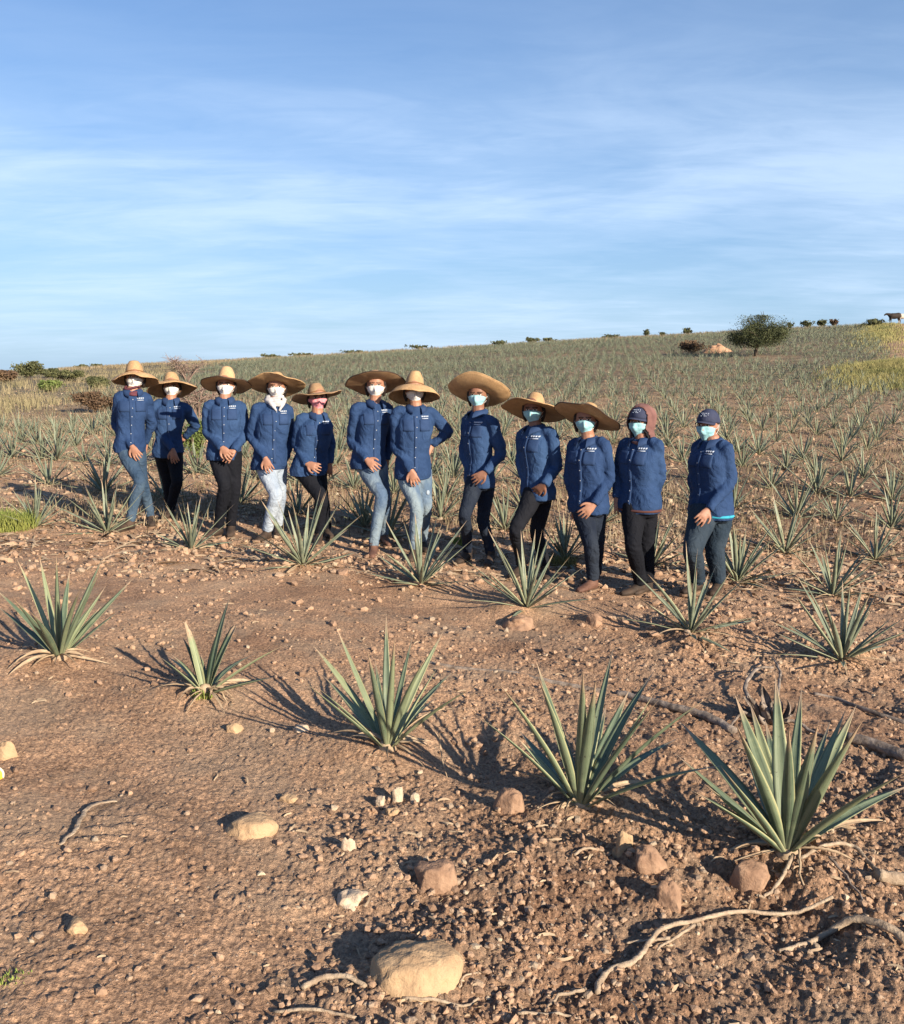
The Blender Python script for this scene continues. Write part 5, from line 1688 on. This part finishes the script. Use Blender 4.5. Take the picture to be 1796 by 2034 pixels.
for i in range(26):          # curled, split leaf bases round a hollow heart
    az = rs.uniform(-.3, 6.0); o_ = Vector((math.cos(az), math.sin(az) * .9, 0)); hh = rs.uniform(.05, .17); rr = rs.uniform(.05, .15)
    B_ = o_ * rs.uniform(.02, .06); B_.z = -.01
    T_ = o_ * rr; T_.z = hh; T_.x -= .05 * (hh / .17)
    bd = (o_.x * rs.uniform(.02, .08), o_.y * rs.uniform(.02, .08), rs.uniform(.0, .05))
    leaf(mb, B_, T_, bd, rs.uniform(.010, .026), o_, 9, rs.uniform(.5, 1.1), rs.random() < .5, rs.uniform(-1.2, 1.2))
for i, (pts, r0, r1) in enumerate([
        ([(1533, 1356, .07), (1504, 1363, .08), (1481, 1382, .06), (1486, 1408, .03), (1515, 1430, .01)], .010, .013),
        ([(1527, 1318, .02), (1538, 1336, .05), (1548, 1360, .05), (1544, 1400, .03)], .003, .010),
        ([(1500, 1420, .01), (1470, 1432, .01), (1452, 1450)], .010, .005),
        ([(1545, 1440, .01), (1580, 1446, .02), (1610, 1460, .01), (1640, 1474)], .014, .009)]):
    mbx, g1 = stick(pts, r0, r1, 'wood_grey', '', seed=30 + i, flat=.7)
    v, q, uv = mbx.data(); mb.add(v + np.array(g1 - g0), q, uv)
o = obj("dead_stump", mb.mesh("dead_stump"), M['wood_grey'], None, g0)
tag(o, "twisted grey dead agave stump and roots behind the broad-leaved agave", "stump")
# dead forked stalk beside the spiky agave
g = ground_hit(890, 1550)
mb = MB()
tp = at(873, 1465, g.y + .03) - g
tube(mb, [(0, 0, 0), tuple(tp * .5 + Vector((-.006, 0, 0))), tuple(tp)], [.0018, .0022, .0045], 6, 4)
leaf(mb, tp * .95, tp * 1.12 + Vector((-.016, 0, .008)), (0, 0, 0), .004, (-1, .3), 4)
leaf(mb, tp * .95, tp * 1.12 + Vector((.006, 0, .01)), (0, 0, 0), .004, (1, .3), 4)
tag(obj("dry_stalk", mb.mesh("dry_stalk"), M['dry'], None, g), "thin pale dry stalk with forked top in the shadow of the spiky agave", "stalk")
# yellow scrap at the left edge
g = ground_hit(-6, 1548)
mb = MB()
ellipsoid(mb, (0, 0, .018), (.026, 0, 0), (0, .020, 0), (0, 0, .030), 16, 10)
pe = obj("fruit_peel", mb.mesh("fruit_peel"), M['yellow'], None, g)
tag(pe, "bright yellow peel scrap at the left picture edge", "peel")
mb = MB()
tube(mb, [(-.01, .0, .050), (.012, -.002, .046), (.027, -.004, .030), (.027, -.006, .010)], [.004] * 4, 8, 3)
obj("rim", mb.mesh("rim"), M['cream'], pe)

# ------------------------------------------------------------------ vegetation
def tufts(N, pick, hmin, hmax, blades, wid, seed, name, label, mt, cat, spread=.12):
    g = np.random.default_rng(seed)
    x, y = pick(g, N)
    n = len(x)
    X = np.repeat(x, blades) + g.normal(0, spread, n * blades); Y = np.repeat(y, blades) + g.normal(0, spread, n * blades)
    Z = mid_h(X, Y)
    h = g.uniform(hmin, hmax, n * blades); a = g.random(n * blades) * 6.28; ln = g.uniform(.1, .7, n * blades) * h
    w = wid * g.uniform(.6, 1.3, n * blades); b = g.random(n * blades) * 6.28
    ux, uy = np.cos(b) * w, np.sin(b) * w
    dx, dy = np.cos(a) * ln, np.sin(a) * ln
    V_ = np.stack([np.stack([X - ux, Y - uy, Z - .02], -1), np.stack([X + ux, Y + uy, Z - .02], -1),
                   np.stack([X + dx * .35 + ux * .6, Y + dy * .35 + uy * .6, Z + h * .6], -1), np.stack([X + dx * .35 - ux * .6, Y + dy * .35 - uy * .6, Z + h * .6], -1),
                   np.stack([X + dx, Y + dy, Z + h], -1), np.stack([X + dx + ux * .1, Y + dy, Z + h * .99], -1)], 1)
    q = np.array([(0, 1, 2, 3), (3, 2, 5, 4)])
    F = (q[None] + (np.arange(n * blades) * 6)[:, None, None]).reshape(-1, 4)
    o = obj(name, new_mesh(name, V_.reshape(-1, 3), F, None, False), mt)
    return tag(o, label, cat, None, "stuff")


def pick_left(g, N):
    y = 22 * (200 / 22) ** (g.random(N) ** .8); x = -g.random(N) * .62 * y
    k = (x < -12.2 - (y - 25) * .17) & (fbm(x * .2, y * .2, 3, 91) + g.uniform(-.2, .2, N) > -.12)
    return x[k], y[k]


def pick_ridge(g, N):
    y = g.uniform(104, 140, N); x = (g.random(N) * 2 - .85) * .5 * y
    k = (fbm(x * .12, y * .12, 3, 55) + g.uniform(-.15, .15, N) > -.05) & (x < 47)
    return x[k], y[k]


def pick_bank(g, N):
    y = 41.5 + g.normal(0, 3.2, N); x = .5 * y - .4 + g.normal(0, 1.2, N)
    return x, y


def pick_bank2(g, N):
    y = 88 + g.normal(0, 12, N); x = .462 * y + g.normal(0, 1.2, N)
    return x, y


tufts(9000, pick_left, .15, .45, 7, .012, 1, "dry_grass", "tan dry grass and weeds over the waste ground at far left", M['grass_dry'], "grass", .18)
tufts(5000, pick_ridge, .12, .45, 7, .03, 2, "ridge_grass", "olive and straw coloured weeds along the ridge line", M['weed'], "grass", .3)
tufts(3600, pick_bank, .08, .36, 9, .013, 3, "bank_grass", "yellow-green grass mound beside the dirt track at right", M['grass_gold'], "grass", .2)
tufts(1100, pick_bank2, .08, .30, 9, .02, 4, "hilltop_grass", "golden grass bank at the top right by the ridge", M['grass_gold'], "grass", .4)


def pick_field(g, N):
    y = 9 * (112 / 9) ** (g.random(N) ** .75); x = (g.random(N) * 2 - 1) * .56 * y
    k = (x > -12.2 - (y - 25) * .17) & ~((y > 30) & (x > 24 + (y - 40) * .44)) & (fbm(x * .35, y * .35, 3, 17) + g.uniform(-.25, .25, N) > -.12)
    return x[k], y[k]


tufts(20000, pick_field, .03, .16, 7, .006, 7, "field_weeds", "brown dry weeds growing between the agave rows", M['weed'], "weeds", .16)


def leaf_cloud(pts, size, seed, aspect=.5):
    g = np.random.default_rng(seed)
    P_ = np.asarray(pts); n = len(P_)
    u = g.normal(size=(n, 3)); u /= np.linalg.norm(u, axis=1)[:, None]
    v = np.cross(u, g.normal(size=(n, 3))); v /= np.linalg.norm(v, axis=1)[:, None]
    s = size * g.uniform(.5, 1.3, n)[:, None]
    V_ = np.stack([P_ - u * s, P_ + v * s * aspect, P_ + u * s, P_ - v * s * aspect], 1).reshape(-1, 3)
    F = np.arange(n * 4).reshape(-1, 4)
    return V_, F


def bush(px, py, wpx, hpx, Y, mt, label, seed, leaves=1500, name="shrub", cat="shrub", group="shrubs on the waste ground and ridge", bare=False, trunk=0.0, lsize=None):
    sc = F_PX / Y
    g3 = at(px, py, Y); z = H1(g3.x, g3.y); 
    w = wpx / 2 / sc; h = hpx / sc
    rg = random.Random(seed); root = empty(name, (g3.x, g3.y, z - .03))
    tag(root, label, cat, group)
    mb = MB(); tips = []
    nb = 7 if not bare else 16
    for i in range(nb):
        az = rg.random() * 6.28; rr = w * rg.uniform(.35, .9); hh = h * rg.uniform(.42 if trunk else .55, .98)
        mid = (math.cos(az) * rr * .35, math.sin(az) * rr * .3, trunk * h + (hh - trunk * h) * .4)
        end = (math.cos(az) * rr, math.sin(az) * rr * .8, hh)
        tube(mb, [(0, 0, 0), (0.02, 0, trunk * h), mid, end], [h * .035 + .01, h * .03 + .008, h * .016 + .004, .004], 6, 3)
        tips.append((mid, end))
        for k in range(4 if not bare else 9):
            f = rg.uniform(.3, 1); b0 = np.array(mid) * (1 - f) + np.array(end) * f
            e = b0 + np.array([rg.gauss(0, w * .3), rg.gauss(0, w * .25), rg.uniform(-.05, .28) * h])
            tube(mb, [b0, (b0 + e) / 2 + np.array([0, 0, .03 * h]), e], [h * .008 + .003, h * .006 + .002, .002 + h * .002], 4, 2)
            tips.append((tuple(b0), tuple(e)))
    obj("branches" if not trunk else "trunk", mb.mesh("branches"), M['twig' if bare else 'bark'], root)
    pts = []
    g = np.random.default_rng(seed)
    clumps = []
    for a_, b_ in tips:
        for k in range(2):
            f = g.random(); clumps.append(np.array(a_) * (1 - f) + np.array(b_) * f)
    clumps = [c for c in clumps if c[2] > trunk * h * 1.1]
    per = max(2, leaves // max(1, len(clumps)))
    for c in clumps:
        sg = min(w, h) * g.uniform(.08, .2)
        pts.append(c + g.normal(size=(per, 3)) * np.array([sg, sg, sg * .75]))
    pts = np.vstack(pts)
    pts = pts[(pts[:, 2] > trunk * h) & (pts[:, 2] < h * 1.08) & (np.hypot(pts[:, 0], pts[:, 1]) < w * 1.15)]
    V_, F = leaf_cloud(pts, lsize or max(.02, h * .03), seed)
    obj("crown" if trunk else "foliage", new_mesh("foliage", V_, F, None, False), M[mt], root)
    return root


# the mesquite tree standing in the field
bush(1500, 724, 124, 74, 60, 'foliage', "dark feathery mesquite tree standing alone in the agave field", 3, 26000, "mesquite_tree", "tree", "trees", False, .22, .045)
bush(392, 790, 130, 76, 24, 'twig', "leafless thorny bush behind the second and third person", 5, 300, "bare_bush", "bush", "shrubs on the waste ground and ridge", True, 0, .02)
bush(386, 872, 60, 92, 14, 'shrub_green', "green weedy clump between the second and third person", 6, 2600, "weed_clump", "weed", "shrubs on the waste ground and ridge", False, 0, .03)
LB = [(56, 768, 56, 30, 70, 'shrub', "dark round bush near the left edge below the horizon"), (100, 792, 62, 20, 42, 'shrub_green', "low bright green bush on the waste ground at left"),
      (205, 824, 110, 34, 27, 'shrub_brown', "wide reddish-brown bush just left of the leftmost person"), (10, 772, 50, 22, 60, 'shrub_brown', "low brown bush cut by the left edge below the horizon"),
      (150, 772, 90, 18, 60, 'shrub', "long low olive bush behind the leftmost person's hat"), (196, 790, 60, 20, 45, 'shrub', "small olive bush between the green bush and the leftmost person"),
      (100, 765, 40, 14, 80, 'shrub', "tiny dark bush right of the round bush at left"),
      (372, 768, 90, 44, 48, 'twig', "reddish scrub mass around the leafless thorny bush")]
for i, (px, py, w_, h_, Y, mt, lb) in enumerate(LB):
    bush(px, py, w_, h_ * 1.15, Y, mt, lb, 20 + i, 4200 if mt != 'twig' else 500, bare=(mt == 'twig'), lsize=Y * (.0014 if mt != 'twig' else .0006))


def ridge_pt(px):
    """distance where this column meets the skyline"""
    best = None
    for Y in np.linspace(60, 170, 60):
        r = ray(px, 700); x = r.x / r.y * Y
        z = H1(x, Y); el = z / Y
        if best is None or el > best[0]: best = (el, Y, x, z)
    return best


RB = [(1285, 16, 16, "small dark tree on the skyline left of the mesquite tree, leftmost of the skyline pair"), (1318, 14, 9, "low bush on the skyline right of the small dark tree"),
      (1364, 18, 14, "round dark bush on the skyline above the dirt pile"), (1570, 12, 14, "small dark bush on the skyline just right of the mesquite tree"),
      (1602, 26, 16, "largest dark skyline bush right of the mesquite tree"), (1634, 24, 16, "grey-green skyline bush, middle of the group at right"),
      (1657, 16, 15, "brown skyline bush, rightmost of the group at right"), (1055, 34, 12, "low bush on the ridge above the floppy-hatted person"),
      (1090, 30, 10, "flat bush on the ridge right of centre"), (990, 40, 12, "dark bush just under the ridge at the centre"), (1210, 40, 10, "flat dark bush on the ridge above the tilted-hat person"),
      (835, 50, 10, "long low bush on the ridge above the bell-shaped hat"), (700, 60, 8, "flat bush on the ridge above the wide dark-edged hat"),
      (535, 40, 10, "low bush on the ridge above the white-hooded person"), (600, 50, 8, "thin dark bush on the ridge left of centre"),
      (165, 30, 8, "dark bush on the horizon left of the first hat"), (196, 26, 8, "smaller bush on the horizon next to the first hat"), (1735, 44, 14, "dark bush on the skyline behind the golden grass")]
for i, (px, w_, h_, lb) in enumerate(RB):
    el, Y, x, z = ridge_pt(px)
    Y = Y - 2 if px != 990 else Y * .9
    py = CY - F_PX * math.tan(math.atan2(z, Y) + PITCH)
    bush(px, py, w_ * 1.1, h_ * .95, Y, 'shrub' if i != 6 else 'shrub_brown', lb, 60 + i, 900, lsize=.12)

# dirt pile with stones beside the mesquite tree
def mound(px, py, wpx, hpx, Y, mt, label, seed, name="dirt_pile", cat="dirt pile"):
    sc = F_PX / Y; p = at(px, py, Y); z = H1(p.x, p.y); w = wpx / 2 / sc; h = hpx / sc
    n, m2 = 60, 26; vs = []; q = []
    for i in range(m2 + 1):
        for j in range(n):
            a = 2 * math.pi * j / n; r = i / m2
            zz = h * (1 - r ** 1.6) * (1 + .5 * mnoise.noise(Vector((math.cos(a) * r * 3, math.sin(a) * r * 3, seed)))) + .12 * h * mnoise.noise(Vector((math.cos(a) * r * 11, math.sin(a) * r * 11, seed)))
            vs.append((math.cos(a) * r * w, math.sin(a) * r * w * .7, zz - .1))
    for i in range(m2):
        for j in range(n): q.append((i * n + j, (i + 1) * n + j, (i + 1) * n + (j + 1) % n, i * n + (j + 1) % n))
    mb = MB(); mb.add(vs, q)
    return tag(obj(name, mb.mesh(name), M[mt], None, (p.x, p.y, z)), label, cat)


mound(1424, 700, 70, 17, 66, 'dirt', "orange pile of dirt and stones left of the mesquite tree", 3)
bush(1375, 702, 70, 26, 65, 'shrub_brown', "yellowish-brown brush piled against the orange dirt", 90, 2200, lsize=.07)

# grass clumps close to the people
def clump(px, py, wm, hm, n, mt, label, seed):
    g3 = ground_hit(px, py); g = np.random.default_rng(seed); mb = MB()
    for i in range(n):
        a = g.random() * 6.28; r0 = wm * math.sqrt(g.random()); b = g.random() * 6.28; h = hm * g.uniform(.5, 1.1); l = h * g.uniform(.1, .7)
        B = np.array([math.cos(a) * r0, math.sin(a) * r0 * .7, -.01])
        T = B + np.array([math.cos(b) * l, math.sin(b) * l, h])
        leaf(mb, B, T, (0, 0, h * .1), .0035, (math.cos(b), math.sin(b)), 4, .3, False, 0, 4)
    return tag(obj("grass_clump", mb.mesh("grass_clump"), M[mt], None, g3), label, "grass clump", "grass clumps")


clump(10, 1050, .30, .20, 1500, 'grass_green', "bright green grass clump cut by the left edge", 1)
clump(915, 1085, .07, .14, 160, 'grass_green', "small yellow-green weed between the bent-knee person's feet", 2)
clump(1120, 1122, .12, .10, 260, 'grass_gold', "yellow weed patch at the base of an agave by the straight-legged person", 3)
clump(30, 1945, .045, .022, 90, 'grass_green', "tiny green weed in the lower left corner", 4)
clump(400, 1385, .05, .05, 100, 'grass_green', "small green weed at the base of the stunted agave", 5)

# two grazing animals on the track at the top right
def cow(px, Y, face, mt, label, seed, s=1.0):
    el, Yr, xr, zr = ridge_pt(px); Y = Yr - Y; p = at(px, 650, Y); z = H1(p.x, Y) + .05; mb = MB()
    def X(*a): return np.array([a[0] * face * s, a[1] * s, a[2] * s])
    tube(mb, [X(-.75, 0, 1.15), X(-.5, 0, 1.12), X(0, 0, 1.02), X(.45, 0, 1.05), X(.7, 0, 1.15)], [.20 * s, .34 * s, .38 * s, .36 * s, .22 * s], 14, 3)
    tube(mb, [X(.6, 0, 1.15), X(.9, 0, 1.25), X(1.08, 0, 1.28)], [.24 * s, .16 * s, .12 * s], 10, 3)
    tube(mb, [X(1.05, 0, 1.30), X(1.22, 0, 1.20), X(1.36, 0, 1.10)], [.12 * s, .11 * s, .075 * s], 10, 3)
    for q in (-1, 1):
        tube(mb, [X(1.05, q * .1, 1.38), X(1.0, q * .24, 1.40)], [.03 * s, .012 * s], 6)
        tube(mb, [X(.5, q * .16, .9), X(.52, q * .17, .5), X(.5, q * .17, .28), X(.52, q * .17, 0)], [.13 * s, .075 * s, .05 * s, .06 * s], 8, 3)
        tube(mb, [X(-.58, q * .16, 1.0), X(-.52, q * .17, .68), X(-.68, q * .17, .42), X(-.62, q * .17, 0)], [.17 * s, .10 * s, .055 * s, .06 * s], 8, 3)
    tube(mb, [X(-.8, 0, 1.2), X(-.9, 0, .9), X(-.86, 0, .55)], [.035 * s, .02 * s, .035 * s], 6, 3)
    o = obj("cow", remesh(mb, "cow", .05, 2), M[mt], None, (p.x, Y, z - .02))
    return tag(o, label, "cow", "cattle on the track")


cow(1776, 3, -1, 'cow_dark', "dark cow standing on the ridge at the far top right", 1, 1.0)
cow(1792, 5, -1, 'cow_pale', "pale cow beside the dark cow at the right picture edge", 2, .9)
